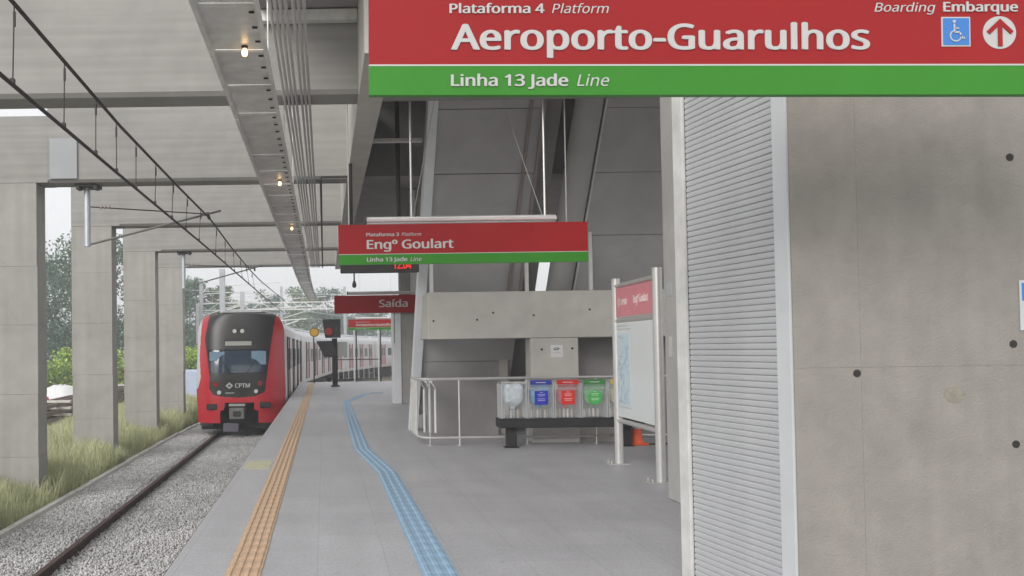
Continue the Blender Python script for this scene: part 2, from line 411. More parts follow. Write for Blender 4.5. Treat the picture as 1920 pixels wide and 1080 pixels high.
tag(stones('ballast', -4.7, -1.45, 7, 47, 140000, lambda x: np.interp(x, [-4.7, -3.75, -3.55, -1.4], [-1.145, -1.165, -1.25, -1.25]), BAL),
    'grey crushed stone ballast filling the track bed', 'ballast', kind='stuff')
kb = root('track_kerb', (-4.83, 4, -1.42), 'low pale concrete kerb between the ballast and the grass', 'kerb')
kerbm = MB().box(-.055, .055, 0.004, 1.196, 0, .33).build('kerb_stone', mat('kerb', (0.66, 0.64, 0.60), 0.9, var=0.15, scale=6, stain=.15), local=True, bevel=.01, mesh_only=True)
for k in range(26): inst('kerb_stone', kerbm, kb, (random.uniform(-.008, .008) + max(0, (k - 18)) * 0.035, 1.2 * k + 1.5, random.uniform(-.01, .01)))

# ================================================================ CONCRETE PORTAL FRAMES AND ROOF
PY = [10.85, 16.3, 22.05, 27.75, 33.1]
BZ = 4.63
plab = ['nearest concrete portal frame crossing the top of the view', 'concrete portal frame on the leftmost column in view',
        'concrete portal frame on the second column from the left', 'concrete portal frame on the third column from the left',
        'farthest concrete portal frame, beside the red train']
for i, y in enumerate(PY):
    p = root('portal_frame', (-5.64, y + .27, -1.4), plab[i], 'portal frame', 'concrete portal frames over the track')
    c = MB(); z = -1.4; rr = random.Random(i); hts = []
    while z < BZ - 0.3:
        h = rr.uniform(1.05, 1.35); z1 = BZ - .003 if z + h > BZ - .5 else z + h
        dx, dy = rr.uniform(-.007, .007), rr.uniform(-.003, .003)
        c.box(-6.13 + dx, -5.15 + dx, y + dy, y + .52 + dy, z, z1 - .002); z = z1
    c.build('column', CONC, p, bevel=.003)
    # cross beam: tall over the track, on to the girder over the platform, chamfered lower edge
    b = MB()
    b.prism([(y - .0, 6.3), (y - .0, BZ + .05), (y + .05, BZ), (y + .50, BZ), (y + .55, BZ + .05), (y + .55, 6.3)], 'x', -4.95, 0.455)
    b.build('cross_beam', CONC_BEAM, p)
    bx('beam_end', CONC_BEAM, p, -6.135, -4.952, y + .003, y + .545, BZ + .002, 5.84)
    if i < 2:
        b = MB(); b.box(0.752, 9.5, y + .02, y + .5, BZ + .03, 6.05); b.build('cross_beam', CONC_DARK, p)
MB_ = MB(); MB_.prism([(0.455, 4.57), (0.75, 4.57), (0.75, 6.0), (0.455, 6.0)], 'y', 9.2, 34.2)
tag(MB_.build('edge_girder', CONC_LAND), 'long concrete girder running along the platform roof edge', 'girder')
roof = MB().box(0.46, 9.6, 9.0, 34.6, 6.31, 6.6).build('roof_deck', CONC_DARK); tag(roof, kind='structure')
mez = MB().box(0.76, 9.6, 12.2, 34.3, 6.06, 6.29).build('concourse_floor', CONC_DARK); tag(mez, kind='structure')
tag(bx('roof_slab', CONC_DARK, None, -0.74, 0.45, 7.6, 10.84, 5.62, 5.9), 'dark slab underside at the top between the cable tray and the large sign', 'slab')
# pale strip at the head of the nearest beam, over the platform
tag(bx('steel_channel', GALV, None, -0.72, 0.45, 10.7, 10.82, 5.47, 5.6), 'pale horizontal steel channel at the top beside the nearest cable tray', 'channel')
for z_, y_ in ((4.62, 13.4),):
    tag(bx('steel_joist', mat('joist_grey', (.5, .49, .47), .6, var=.1), None, .76, 1.5, y_, y_ + .1, z_, z_ + .05), 'thin pale steel joist in the dark gap left of the stair', 'joist')

# ================================================================ CABLE TRAY with lamps, conduits
TZ = 4.35
tray = root('cable_tray', (-0.75, 5, TZ), 'long galvanised cable tray hung below the concrete beams', 'cable tray')
def tray_x(y): return -0.75 if y < 34 else -0.75 + (y - 34) ** 2 * 0.0006
seg = 1.15; y = 5.0; k = 0
TRW = .245
while y < 52:
    xa, xb = tray_x(y), tray_x(y + seg); dz = random.uniform(-.008, .008)
    t = MB()
    t.M = Matrix.Translation((xa, y, TZ + dz)) @ Matrix.Rotation(-math.atan2(xb - xa, seg), 4, 'Z') @ Matrix.Rotation(random.uniform(-.012, .012), 4, 'Y')
    t.box(-TRW, TRW, .01, seg - .01, .03, .034)
    t.box(-TRW, -TRW + .012, 0, seg, -.05, .03); t.box(TRW - .012, TRW, 0, seg, -.05, .03)
    t.box(-TRW - .03, -TRW, 0, seg, -.05, -.044); t.box(TRW, TRW + .03, 0, seg, -.05, -.044)
    t.box(-TRW + .012, TRW - .012, .0, .035, .005, .03)
    pn = t.build('tray_section', GALV, tray)
    for q in range(3):
        s_ = MB(); s_.M = t.M
        yy = .18 + q * .36; s_.box(TRW - .085, TRW - .04, yy, yy + .03, .02, .029); s_.build('slot', HOLE, pn)
    if k % 3 == 0 and y < 34:
        for sx in (-1, 1):
            h = MB(); h.tube([(xa + sx * (TRW + .015), y + .02, TZ - .06), (xa + sx * (TRW + .015), y + .02, 5.5 if y < 10 else 6.3)], .007, 6); h.build('hanger_rod', GALV, tray)
    y += seg; k += 1
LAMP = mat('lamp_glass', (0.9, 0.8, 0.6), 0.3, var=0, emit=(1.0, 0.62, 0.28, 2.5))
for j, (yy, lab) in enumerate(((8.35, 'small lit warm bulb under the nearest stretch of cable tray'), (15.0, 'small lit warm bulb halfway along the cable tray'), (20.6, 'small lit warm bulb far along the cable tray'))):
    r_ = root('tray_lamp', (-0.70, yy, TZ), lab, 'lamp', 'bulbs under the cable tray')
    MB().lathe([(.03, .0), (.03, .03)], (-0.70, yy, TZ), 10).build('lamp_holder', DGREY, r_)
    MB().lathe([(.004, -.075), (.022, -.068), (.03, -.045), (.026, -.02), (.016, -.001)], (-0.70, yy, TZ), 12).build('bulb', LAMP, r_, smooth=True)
for k in range(7):
    x = -0.44 + k * .047 + (.02 if k > 3 else 0)
    MBc = MB().tube([(x, 5, BZ - .03), (x, 33.6, BZ - .03)], .016, 6)
    tag(MBc.build('conduit', mat('conduit_grey', (.47, .46, .44), .55, .2, var=.1)), ['leftmost', 'second', 'third', 'fourth', 'fifth', 'sixth', 'rightmost'][k] + ' thin grey conduit in the bundle right of the cable tray', 'conduit', 'bundle of conduits beside the cable tray')
tag(MB().tube([(-.02, 15.9, BZ - .045), (.5, 15.9, BZ - .045)], .02, 6).build('branch_conduit', DGREY), 'short dark conduit crossing under the second beam', 'conduit')
tag(MB().tube([(-.02, 16.0, BZ - .06), (-.02, 33.4, BZ - .06)], .022, 6).build('long_conduit', DGREY), 'long dark conduit right of the pale conduit bundle', 'conduit')

# ================================================================ CATENARY
mess_pts = [(-2.23, 4.0, 4.16), (-2.24, 6.5, 4.12), (-2.25, 10.1, 4.08), (-2.2, 14, 4.07), (-2.17, 17.4, 4.10), (-2.22, 22, 4.05), (-2.28, 28, 4.05), (-2.3, 33.4, 4.09), (-2.2, 50, 4.3)]
cont_pts = [(-2.26, 4.0, 3.52), (-2.25, 10, 3.52), (-2.21, 17.2, 3.52), (-2.2, 33.4, 3.52), (-2.2, 50, 3.6)]
def at(pts, y):
    for a, b in zip(pts, pts[1:]):
        if a[1] <= y <= b[1]:
            t = (y - a[1]) / (b[1] - a[1]); return tuple(a[i] + t * (b[i] - a[i]) for i in range(3))
cat = root('overhead_wire', (-2.2, 4, 3.5), 'pair of dark overhead wires above the track at left', 'overhead wire')
MB().tube(mess_pts, .018, 6).build('messenger_wire', WIRE, cat)
MB().tube(cont_pts, .017, 6).build('contact_wire', WIRE, cat)
for y in (6.6, 7.9, 9.0, 9.9, 10.9, 12.1, 13.4, 14.7, 16.2, 18.6, 20.4, 22.5, 24.6, 26.8, 29):
    a, b = at(mess_pts, y), at(cont_pts, y); a = Vector(a); b = Vector(b)
    d = MB().tube([a, b], .0055, 5); d.tube([a - Vector((0, 0, .06)), a - Vector((0, 0, .17))], .011, 6)
    d.box(b.x - .014, b.x + .014, b.y - .02, b.y + .02, b.z - .0, b.z + .045); d.build('dropper', WIRE, cat)
GINS = mat('insulator', (.35, .30, .28), .4, var=.1)
for i, (yb, lab) in enumerate(((16.55, 'catenary bracket hung from the portal frame on the leftmost column'), (28.0, 'catenary bracket hung from the portal frame on the third column'))):
    r_ = root('catenary_bracket', (-4.3, yb + .1, 3.5), lab, 'bracket', 'catenary brackets under the beams')
    bx('clamp_plate', DGREY, r_, -4.5, -4.1, yb - .12, yb + .3, BZ - .05, BZ - .004)
    bx('mounting_plate', mat('plate_blue', (.35, .36, .375), .6, 0, var=.05), r_, -4.9, -4.41, yb - .29, yb - .262, BZ + .06, 5.42) if i == 0 else None
    for sx in (-4.48, -4.16): bx('clamp_foot', DGREY, r_, sx, sx + .06, yb - .13, yb + .1, BZ - .1, BZ - .051)
    MB().tube([(-4.33, yb + .1, BZ - .052), (-4.33, yb + .1, 3.5)], .06, 12).build('drop_tube', mat('pale_blue_steel', (.55, .59, .63), .45, .4, var=.05), r_, smooth=True)
    m_ = at(mess_pts, yb + .8)
    MB().tube([(-4.36, yb + .1, 4.24), (-2.2, yb + .75, 4.17)], .012, 6).build('tie_rod', WIRE, r_)
    for q in range(3): MB().tube([(-4.1 + q * .07, yb + .15, 4.235), (-4.07 + q * .07, yb + .15, 4.233)], .035, 10).build('insulator', GINS, r_)
    MB().tube([(-4.33, yb + .1, 3.53), (-1.95, yb + .8, 4.24)], .021, 8).build('strut', mat('strut_grey', (.22, .21, .2), .5, .5, var=.1), r_)
    MB().tube([(-2.2, yb + .74, 4.2), (-2.17, yb + .8, 4.08)], .03, 8).build('wire_clamp', DGREY, r_)

# ================================================================ TRAIN
TY = 28.8
train = root('train', (track_c, TY, -1.1), 'red and black commuter train standing at the platform edge', 'train')
TR = mat('train_red', (0.52, 0.022, 0.035), 0.28, var=0.05, scale=2, spec=0.6)
TK = mat('train_black', (0.028, 0.026, 0.026), 0.35, var=0.1, scale=4, spec=0.5)
TS = mat('train_silver', (0.66, 0.66, 0.68), 0.42, 0.15, var=0.05, scale=2)
TG = mat('train_glass', (0.035, 0.055, 0.085), 0.08, var=0.0, spec=0.8)
TD = mat('train_under', (0.035, 0.033, 0.032), 0.8, var=0.2)
TDOOR = mat('train_door', (0.55, 0.30, 0.30), 0.45, var=0.05)
TROOF = mat('train_roof', (0.50, 0.51, 0.53), 0.6, var=0.08)
def hw(z):
    if z > 2.05: return 1.41 - .42 * (1 - math.sqrt(max(0, 1 - ((z - 2.05) / .68) ** 2)))
    if z < .3: return 1.41 + .03 * (z + .75) / 1.05 * (1 if z > -.2 else .6)
    return 1.44 - .03 * min(1, (z - .3) / 1.2)
def ny(u, z): return TY + .50 * abs(u) ** 4 + .34 * max(0, (z - .55) / 2.2) ** 1.6 + (.06 * max(0, (-.3 - z)) if z < -.3 else 0)
def inpoly(p, poly):
    x, y = p; c = False; j = len(poly) - 1
    for i in range(len(poly)):
        a, b = poly[i], poly[j]
        if (a[1] > y) != (b[1] > y) and x < (b[0] - a[0]) * (y - a[1]) / (b[1] - a[1]) + a[0]: c = not c
        j = i
    return c
MASK = [(178, -50), (178, 120), (150, 280), (172, 420), (190, 560), (186, 640), (215, 684), (300, 702), (420, 706), (520, 698), (590, 668), (605, 560), (640, 300), (668, 120), (668, -50)]
WIND = [(180, 360), (612, 358), (592, 525), (192, 530)]
RECS = [(265, 800), (265, 960), (540, 960), (540, 800), (512, 796), (512, 745), (300, 745), (292, 796)]
SILV = [(0, -50), (128, -50), (122, 160), (108, 400), (118, 560), (96, 640), (0, 640)]
def zone(x, z):
    p = (409 + 227.7 * x, (3.16 - z) * 227.7)
    if inpoly(p, WIND): return 'windscreen'
    if inpoly(p, MASK): return 'front_mask'
    if inpoly(p, RECS): return 'coupler_recess'
    if inpoly(p, SILV): return 'edge_trim'
    return 'front_shell'
NU, NZ = 170, 210; z0_, z1_ = -.75, 2.73
zz = [z0_ + (z1_ - z0_) * j / NZ for j in range(NZ + 1)]
verts = {}
parts_ = {k: MB() for k in ('windscreen', 'front_mask', 'coupler_recess', 'edge_trim', 'front_shell')}
for j in range(NZ):
    for i in range(NU):
        q = []
        for (a, b) in ((i, j), (i + 1, j), (i + 1, j + 1), (i, j + 1)):
            u = -1 + 2 * a / NU; z = zz[b]; q.append((track_c + u * hw(z), u, z))
        cx = sum(p[0] for p in q) / 4 - track_c; cz = sum(p[2] for p in q) / 4; k = zone(cx, cz)
        dep = {'windscreen': .022, 'coupler_recess': .5}.get(k, 0)
        parts_[k]._a([(x, ny(u, z) + dep, z) for x, u, z in q], [(0, 1, 2, 3)])
def weld(o):
    b = bmesh.new(); b.from_mesh(o.data); bmesh.ops.remove_doubles(b, verts=b.verts, dist=.0008)
    bmesh.ops.recalc_face_normals(b, faces=b.faces)
    ns = sum((f.normal.y for f in b.faces))
    if ns > 0: bmesh.ops.reverse_faces(b, faces=b.faces)
    b.to_mesh(o.data); b.free()
    o.data.polygons.foreach_set('use_smooth', [True] * len(o.data.polygons))
for k, m in (('windscreen', TG), ('front_mask', TK), ('coupler_recess', TD), ('edge_trim', TS), ('front_shell', TR)):
    weld(parts_[k].build(k, m, train))
# cab sides, roof cap and everything on the nose
outl = [(hw(z), z) for z in zz[::15]]
sh = MB()
ring = [(track_c - a, z, -1) for a, z in outl] + [(track_c + a, z, 1) for a, z in outl[::-1]]
n = len(ring)
sh._a([(x, ny(u, z) + .001, z) for x, z, u in ring] + [(x, TY + 1.6, z) for x, z, u in ring], [(k, k + 1, n + k + 1, n + k) for k in range(n - 1)])
sh.build('cab_shell', TS, train, smooth=True)
def P(cx, cy): return track_c + (cx - 409) / 227.7, 3.16 - cy / 227.7
def ysurf(x, z): return ny((x - track_c) / hw(z), z)
def lamp(name, cx, cy, r, m, rimm=TK):
    x, z = P(cx, cy); y = ysurf(x, z); o = MB().disc((x, z), (r + 8) / 227.7, y - .012, y + .08, 18).build(name, rimm, train)
    MB().disc((x, z), r / 227.7, y - .02, y + .05, 18).build('lens', m, o)
HL = mat('headlight_lens', (.62, .62, .60), .25, var=0)
RL = mat('tail_lens', (.28, .015, .02), .25, var=0)
lamp('headlight', 372, 225, 15, HL); lamp('headlight', 428, 225, 15, HL)
lamp('tail_light', 236, 610, 19, RL); lamp('tail_light', 556, 606, 17, RL)
lamp('marker_light', 259, 668, 15, HL); lamp('marker_light', 526, 662, 14, HL)
x0, za = P(305, 330); x1, zb = P(495, 300); y = ysurf(track_c, za)
bx('destination_display', mat('display_grey', (.42, .42, .38), .4, var=.05), train, x0, x1, y - .006, y + .05, za, zb)
# interior seen through the windscreen: pale blinds and desk
for a, b in (((190, 440), (300, 375)), ((495, 470), (600, 372))):
    x0, za = P(*a); x1, zb = P(*b); y = ysurf((x0 + x1) / 2, (za + zb) / 2)
    bx('sun_blind', mat('blind', (.20, .30, .40), .5, var=.1, scale=6), train, x0, x1, y + .005, y + .019, za, zb)
for s_ in (-1, 1):
    xw, zw = P(400 + s_ * 60, 528); y = ysurf(xw, zw)
    xe, ze = P(400 + s_ * 130, 430)
    MB().tube([(xw, y - .02, zw), (xe, ysurf(xe, ze) - .015, ze)], .008, 6).build('wiper', BLACK, train)
for c in ((205, 772), (591, 762)):
    x, z = P(*c); y = ysurf(x, z); bx('bumper_pad', BLACK, train, x - .17, x + .17, y - .07, y + .05, z - .095, z + .095, .02)
cg = mat('coupler_grey', (.20, .20, .19), .55, .5, var=.2, scale=12)
x, z = P(388, 815)
cp = bx('coupler', cg, train, x - .24, x + .24, TY - .12, TY + .5, z - .2, z + .16, .02)
bx('coupler_cone', DGREY, cp, x - .12, x + .12, TY - .17, TY - .121, z - .11, z + .06, .02)
bx('coupler_bracket', mat('pale_steel', (.45, .44, .42), .5, .5, var=.1), train, x - .26, x + .26, TY - .02, TY + .4, z + .2, z + .28, .01)
bx('obstacle_deflector', mat('deflector', (.16, .155, .19), .6, .3, var=.15), train, track_c - .55, track_c - .05, TY + .1, TY + .25, -1.04, -.76, .02)
bx('front_skirt', TD, train, track_c - 1.3, track_c + 1.2, TY + .5, TY + 1.5, -.98, -.36, .02)
for s_ in (-1, 1): bx('step_plate', DGREY, train, track_c + s_ * 1.1 - .2, track_c + s_ * 1.1 + .2, TY + .3, TY + .62, -.84, -.755)
bx('roof_rail', DGREY, train, track_c - .78, track_c + .78, TY + .9, TY + 1.0, 2.76, 2.80)
bx('roof_box', TROOF, train, track_c - .65, track_c + .65, TY + 1.2, TY + 3.5, 2.7, 2.86, .03)
# seams between the shell panels and the windscreen rubber
def seam(pts, wdt=.012, m=BLACK, name='panel_seam'):
    q = MB()
    P3 = []
    for cx, cy in pts:
        x, z = P(cx, cy); P3.append((x, ysurf(x, z) - .004, z))
    q.tube(P3, wdt, 5); q.build(name, m, train)
seam([(178, 358), (300, 360), (480, 359), (613, 357), (592, 527), (480, 531), (320, 532), (191, 531), (178, 358)], .013, BLACK, 'windscreen_rubber')
seam([(90, 720), (165, 722), (262, 722)], .006); seam([(545, 720), (640, 718), (728, 712)], .006)
seam([(96, 640), (140, 668), (200, 690)], .006); seam([(600, 680), (660, 660), (722, 632)], .006)
seam([(178, 292), (300, 288), (500, 288), (638, 292)], .007)
# emblem and lettering
x, z = P(335, 620); y = ysurf(x, z) - .03; r1, r2 = .12, .055
dm = MB(); pts = [(0, 1), (1, 0), (0, -1), (-1, 0)]
dm._a([(x + a * r1, y, z + b * r1 * .85) for a, b in pts] + [(x + a * r2, y, z + b * r2 * .85) for a, b in pts] +
      [(x + a * r1, y + .03, z + b * r1 * .85) for a, b in pts], [(k, (k + 1) % 4, 4 + (k + 1) % 4, 4 + k) for k in range(4)] + [(k, 8 + k, 8 + (k + 1) % 4, (k + 1) % 4) for k in range(4)])
dm.build('emblem', WHITE, train)
tx, tz = P(375, 634); text('CPTM', train, WHITE, (tx, ysurf(tx, tz) - .025, tz), .48, .13)
tx, tz = P(305, 676); bx('small_lettering', mat('grey_mark', (.4, .4, .4), .5, var=.3, scale=40), train, tx, tx + .28, ysurf(tx + .1, tz) - .012, ysurf(tx + .1, tz) + .02, tz, tz + .03)
# carriages
half = [(1.36, -.34), (1.41, -.28), (1.42, .2), (1.42, 2.0), (1.36, 2.3), (1.16, 2.55), (.8, 2.68)]
prof_c = half + [(-a, b) for a, b in half[::-1]]
def car_meshes(y0, y1, tagn):
    body = MB().prism(prof_c, 'y', y0, y1).build('car_body', TS, local=True, mesh_only=True)
    body.polygons.foreach_set('use_smooth', [False] * len(body.polygons))
    rf = MB().prism([(.95, 2.66), (.6, 2.80), (-.6, 2.80), (-.95, 2.66)], 'y', y0 + .3, y1 - .3).build('roof_equipment', TROOF, local=True, mesh_only=True)
    un_ = MB(); un_.box(-.95, .95, y0 + .2, y1 - .2, -.62, -.345)
    for yb in (y0 + 2.6, y1 - 2.9):
        un_.box(-1.12, 1.12, yb - 1.5, yb + 1.5, -.86, -.625)
        for yw in (yb - 1.05, yb + 1.05):
            for sx in (-1, 1): un_.tube([(sx * .76, yw, -.66), (sx * .9, yw, -.66)], .43, 16)
    for k in range(7): un_.box(-1.25, 1.25, y0 + 5.4 + 1.25 * k, y0 + 6.3 + 1.25 * k, -.95 + .06 * (k % 3), -.346)
    un = un_.build('underframe', TD, local=True, mesh_only=True)
    return body, rf, un
dmesh = MB().box(0, .02, -.68, .68, -.05, 1.92).build('door', TDOOR, local=True, mesh_only=True)
dwin = MB().box(.021, .026, -.5, -.12, .85, 1.6).box(.021, .026, .12, .5, .85, 1.6).build('door_window', TG, local=True, mesh_only=True)
wmesh = MB().box(0, .012, -.75, .75, .85, 1.6).build('window', TG, local=True, mesh_only=True)
fmesh = MB().box(0, .05, -.02, .02, -.1, 2.0).build('door_edge', DGREY, local=True, mesh_only=True)
A = car_meshes(1.6, 20.6, 'a'); B = car_meshes(.25, 20.6, 'b')
s_ = TY
for c in range(7):
    a = path_xy(s_); b = path_xy(s_ + 20.85); me = A if c == 0 else B
    ang = -math.atan2(b[0] - a[0], b[1] - a[1])
    car = inst('car_body', me[0], train, Vector((a[0], a[1], 0)) - train.location, (0, 0, ang))
    inst('roof_equipment', me[1], car, (0, 0, 0)); inst('underframe', me[2], car, (0, 0, 0))['kind'] = 'stuff'
    gw = MB().box(-1.0, 1.0, 20.6, 21.1, -.5, 2.4).build('gangway', TD, local=True, mesh_only=True); inst('gangway', gw, car, (0, 0, 0))
    for q in range(4):
        yd = 3.0 + q * 5.0
        for side in (1, -1):
            rz = 0 if side > 0 else math.pi
            inst('door', dmesh, car, (side * 1.415, yd, 0), (0, 0, rz)); inst('door_window', dwin, car, (side * 1.415, yd, 0), (0, 0, rz))
            for e in (-.72, .72):
                inst('door_edge', fmesh, car, (side * 1.415, yd + e, 0), (0, 0, rz))
            if q < 3: inst('window', wmesh, car, (side * 1.415, yd + 2.5, 0), (0, 0, rz))
    s_ += 20.85

# ================================================================ HANGING SIGNS
def hanging_sign(lab, x0, y, z0, wid, main, top, tilt=0.0, bottom=True, lum=None, extra=False, rods=()):
    s = root('hanging_sign', (x0 + wid / 2, y, z0), lab, 'sign', 'red platform signs hung over the platform')
    x1 = x0 + wid
    f = y - .02
    if bottom:
        bx('red_panel', RED, s, x0, x1, f, y + .02, z0 + .132, z0 + .5); bx('white_line', WHITE, s, x0, x1, f - .001, y + .019, z0 + .125, z0 + .132)
        bx('green_panel', GREEN, s, x0, x1, f, y + .02, z0, z0 + .125)
        text('Linha 13 Jade', s, WHITE, (x0 + .352, f - .003, z0 + .037), .505, .049)
        text('Line', s, WHITE, (x0 + .895, f - .003, z0 + .037), .138, .049, bold=False, slant=True)
        if top:
            text(top[0], s, WHITE, (x0 + .347, f - .003, z0 + .353), top[1], .04)
            text('Platform', s, WHITE, (x0 + .347 + top[1] + .032, f - .003, z0 + .353), .245, .04, bold=False, slant=True)
        text(main[0], s, WHITE, (x0 + .352, f - .003, z0 + .195), main[1], .108)
    else:
        bx('red_panel', RED, s, x0, x1, f, y + .02, z0, z0 + .5)
        text(main[0], s, WHITE, (x0 + main[3], f - .003, z0 + .165), main[1], main[2])
    s.rotation_euler = (0, tilt, 0)
    for rx in rods: MB().tube([(rx, y, z0 + .5), (rx, y, 6.0)], .007, 6).build('hanger_rod', STEEL, s)
    return s
S1 = hanging_sign('large red and green sign reading Aeroporto-Guarulhos at the top right', .208, 3.9, 2.622, 3.11, ('Aeroporto-Guarulhos', 1.805), ('Plataforma 4', .41), tilt=R(.75))
f1 = 3.88 - .003
bx('support_beam', GALV, S1, .1, 3.3, 3.86, 3.94, 4.42, 4.52); bx('wall_arm', GALV, S1, 2.9, 2.98, 3.945, 4.9, 4.42, 4.52)
for xr in (.45, 3.05): MB().tube([(xr, 3.9, 3.1), (xr, 3.9, 4.43)], .012, 8).build('hanger_rod', STEEL, S1)
text('Boarding', S1, WHITE, (.208 + 2.179, f1, 2.636 + .344), .262, .038, bold=False, slant=True)
text('Embarque', S1, WHITE, (.208 + 2.475, f1, 2.636 + .344), .322, .04)
bx('pictogram_border', WHITE, S1, 2.675, 2.799, f1, f1 + .003, 2.829, 2.957)
pb = bx('accessibility_pictogram', BLUE, S1, 2.681, 2.793, f1 - .002, f1 + .001, 2.835, 2.951)
wc = MB(); cx, cz = 2.733, 2.874; yq = f1 - .004
def stroke(mb, pts, wdt):
    for a, b in zip(pts, pts[1:]): mb.beam((a[0], yq, a[1]), (b[0], yq, b[1]), .003, wdt, up=(0, -1, 0)) if False else mb.beam((a[0], yq, a[1]), (b[0], yq, b[1]), wdt, .003, up=(0, 1, 0))
stroke(wc, [(cx + .0235 * math.cos(R(t)), cz + .0235 * math.sin(R(t))) for t in range(115, 371, 15)], .0055)
stroke(wc, [(2.727, 2.926), (2.728, 2.89), (2.75, 2.889), (2.763, 2.862), (2.772, 2.866)], .0065); stroke(wc, [(2.728, 2.907), (2.748, 2.906)], .005)
wc.disc((2.727, 2.936), .0065, yq - .002, yq + .002, 12); wc.build('wheelchair_symbol', WHITE, pb)
ac = MB().disc((2.925, 2.889), .071, f1, f1 + .003, 40).build('arrow_disc', WHITE, S1)
ar = MB(); yq = f1 - .003
stroke(ar, [(2.925, 2.829), (2.925, 2.93)], .019)
ar.prism([(2.925, 2.948), (2.868, 2.893), (2.880, 2.881), (2.925, 2.924), (2.970, 2.881), (2.982, 2.893)], 'y', yq - .002, yq + .002)
ar.build('up_arrow', RED, ac)
hanging_sign('red and green sign reading Engº Goulart in front of the stair', .195, 11.3, 2.598, 3.11, ('Engº Goulart', 1.084), ('Plataforma 3', .41), rods=(.33, 3.05))
hanging_sign('plain red exit sign reading Saída, partly behind the slanted post', .30, 25.4, 2.545, 3.0, ('Saída', .806, .20, 1.25), None, bottom=False)
hanging_sign('small distant red sign hanging beyond the Saída sign', 1.155, 43.0, 2.44, 3.11, ('Aeroporto-Guarulhos', 1.805), ('Plataforma 4', .41), rods=(1.7, 3.2))
TUBE = mat('lamp_tube', (.62, .55, .55), .35, var=.05)
def luminaire(lab, x0, x1, y, z, rods=True, sc=1.0):
    r_ = root('tube_luminaire', ((x0 + x1) / 2, y, z), lab, 'luminaire', 'tube luminaires above the platform signs')
    MB().prism([(y - .06, z), (y + .06, z), (y + .06, z + .07), (y - .02, z + .09), (y - .06, z + .075)], 'x', x0, x1).build('housing', GALV, r_)
    MB().tube([(x0 + .02, y - .07, z + .035), (x1 - .02, y - .07, z + .035)], .022, 10).build('light_tube', TUBE, r_, smooth=True)
    for xe in (x0, x1 - .02): bx('end_cap', DGREY, r_, xe - .002, xe + .022, y - .095, y + .065, z - .004, z + .094)
    if rods:
        for xr in (x0 + (x1 - x0) * .245, x1 - .15): MB().tube([(xr, y, z + .08), (xr, y, 6.0)], .014, 8).build('hanger_rod', STEEL, r_)
        MB().tube([(x1 - .17, y + .05, z + .09), (x0 + (x1 - x0) * .62, y + .6, 6.0)], .004, 5).build('stay_cable', STEEL, r_)
        MB().tube([(x0 + .62, y + .05, z + .09), (x0 + (x1 - x0) * .5, y + .6, 6.0)], .004, 5).build('stay_cable', STEEL, r_)
    return r_
luminaire('long tube luminaire just above the Engº Goulart sign', .53, 2.96, 11.42, 3.12)
luminaire('tube luminaire just above the Saída sign', .66, 3.1, 25.5, 3.07, rods=False)
luminaire('far tube luminaire just above the small distant sign', 1.45, 3.9, 43.1, 2.96, rods=False)
# clock
ck = root('led_clock', (.9, 14.7, 2.78), 'dark hanging box with red clock digits under the Engº Goulart sign', 'clock')
bx('clock_case', DGREY, ck, .28, 1.55, 14.62, 14.78, 2.78, 3.16, .01)
LED = mat('led_red', (.6, .03, .02), .4, var=0, emit=(1, .05, .03, .5))
text('12:04', ck, LED, (1.135, 14.60, 2.835), .29, .115)
for xp, zt in ((.46, 4.56), (1.24, 6.0)): MB().tube([(xp, 14.7, 3.15), (xp, 14.7, zt)], .036, 10).build('hanger_tube', DGREY, ck)
hp = MB().tube([(.5, 14.66, 2.78), (.5, 14.66, 2.66)], .012, 8); hp.lathe([(.012, 0), (.032, -.05), (.036, -.09), (.02, -.12)], (.5, 14.66, 2.66), 12); hp.build('pendant_horn', DGREY, ck)

# ================================================================ RIGHT SIDE: STAIR
sl = (13.29 - 17.12) / 5.22           # run per metre of rise: the stair climbs towards the viewer
def inc(z, off=0.0): return 17.12 + sl * z + off
def incline(mb, x0, x1, z0, z1, near, far):
    mb._a([(x0, inc(z0, near), z0), (x1, inc(z0, near), z0), (x1, inc(z1, near), z1), (x0, inc(z1, near), z1),
           (x0, inc(z0, far), z0), (x1, inc(z0, far), z0), (x1, inc(z1, far), z1), (x0, inc(z1, far), z1)],
          [(0, 1, 2, 3), (4, 7, 6, 5), (0, 4, 5, 1), (1, 5, 6, 2), (2, 6, 7, 3), (3, 7, 4, 0)]); return mb
sa = root('stair_flight', (2.5, 17, 0), 'steep stair underside behind the Engº Goulart sign with a white slanted edge post', 'stair')
incline(MB(), 1.585, 1.735, .005, 6.04, -.05, .28).build('edge_post', mat('white_steel', (.82, .85, .87), .4, 0.1, var=.04), sa)
zc = [.3, 1.3, 2.45, 3.35, 4.25, 5.1, 6.04]
for a, b in zip(zc, zc[1:]): incline(MB(), 1.75, 3.36, a + .006, b - .006, .06, .4).build('soffit_panel', CONC_SOF, sa)
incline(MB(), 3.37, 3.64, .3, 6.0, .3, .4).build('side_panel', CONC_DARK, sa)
for xx in (3.1, 3.3): incline(MB(), xx, xx + .05, 2.5, 6.0, .0, .055).build('stringer_rib', mat('warm_grey', (.3, .26, .24), .7, var=.1), sa)
sb = root('raking_stair', (5, 17, 0), 'second stair underside at right with a thick rounded pale edge', 'stair')
rs = MB()
for z_ in (2.0, 6.04): pass
rs.tube([(4.02, inc(1.7, .2), 1.7), (4.02, inc(6.04, .2), 6.04)], .21, 24); rs.build('rounded_edge', mat('pale_concrete', (.46, .45, .44), .6, var=.06, scale=2), sb, smooth=True)
for a, b in zip(zc, zc[1:]): incline(MB(), 4.26, 9.2, a + .004, b - .004, .1, .4).build('soffit_panel', CONC_SOF, sb)
incline(MB(), 4.235, 4.258, 2.4, 6.0, .05, .12).build('edge_strip', PAINTED, sb)
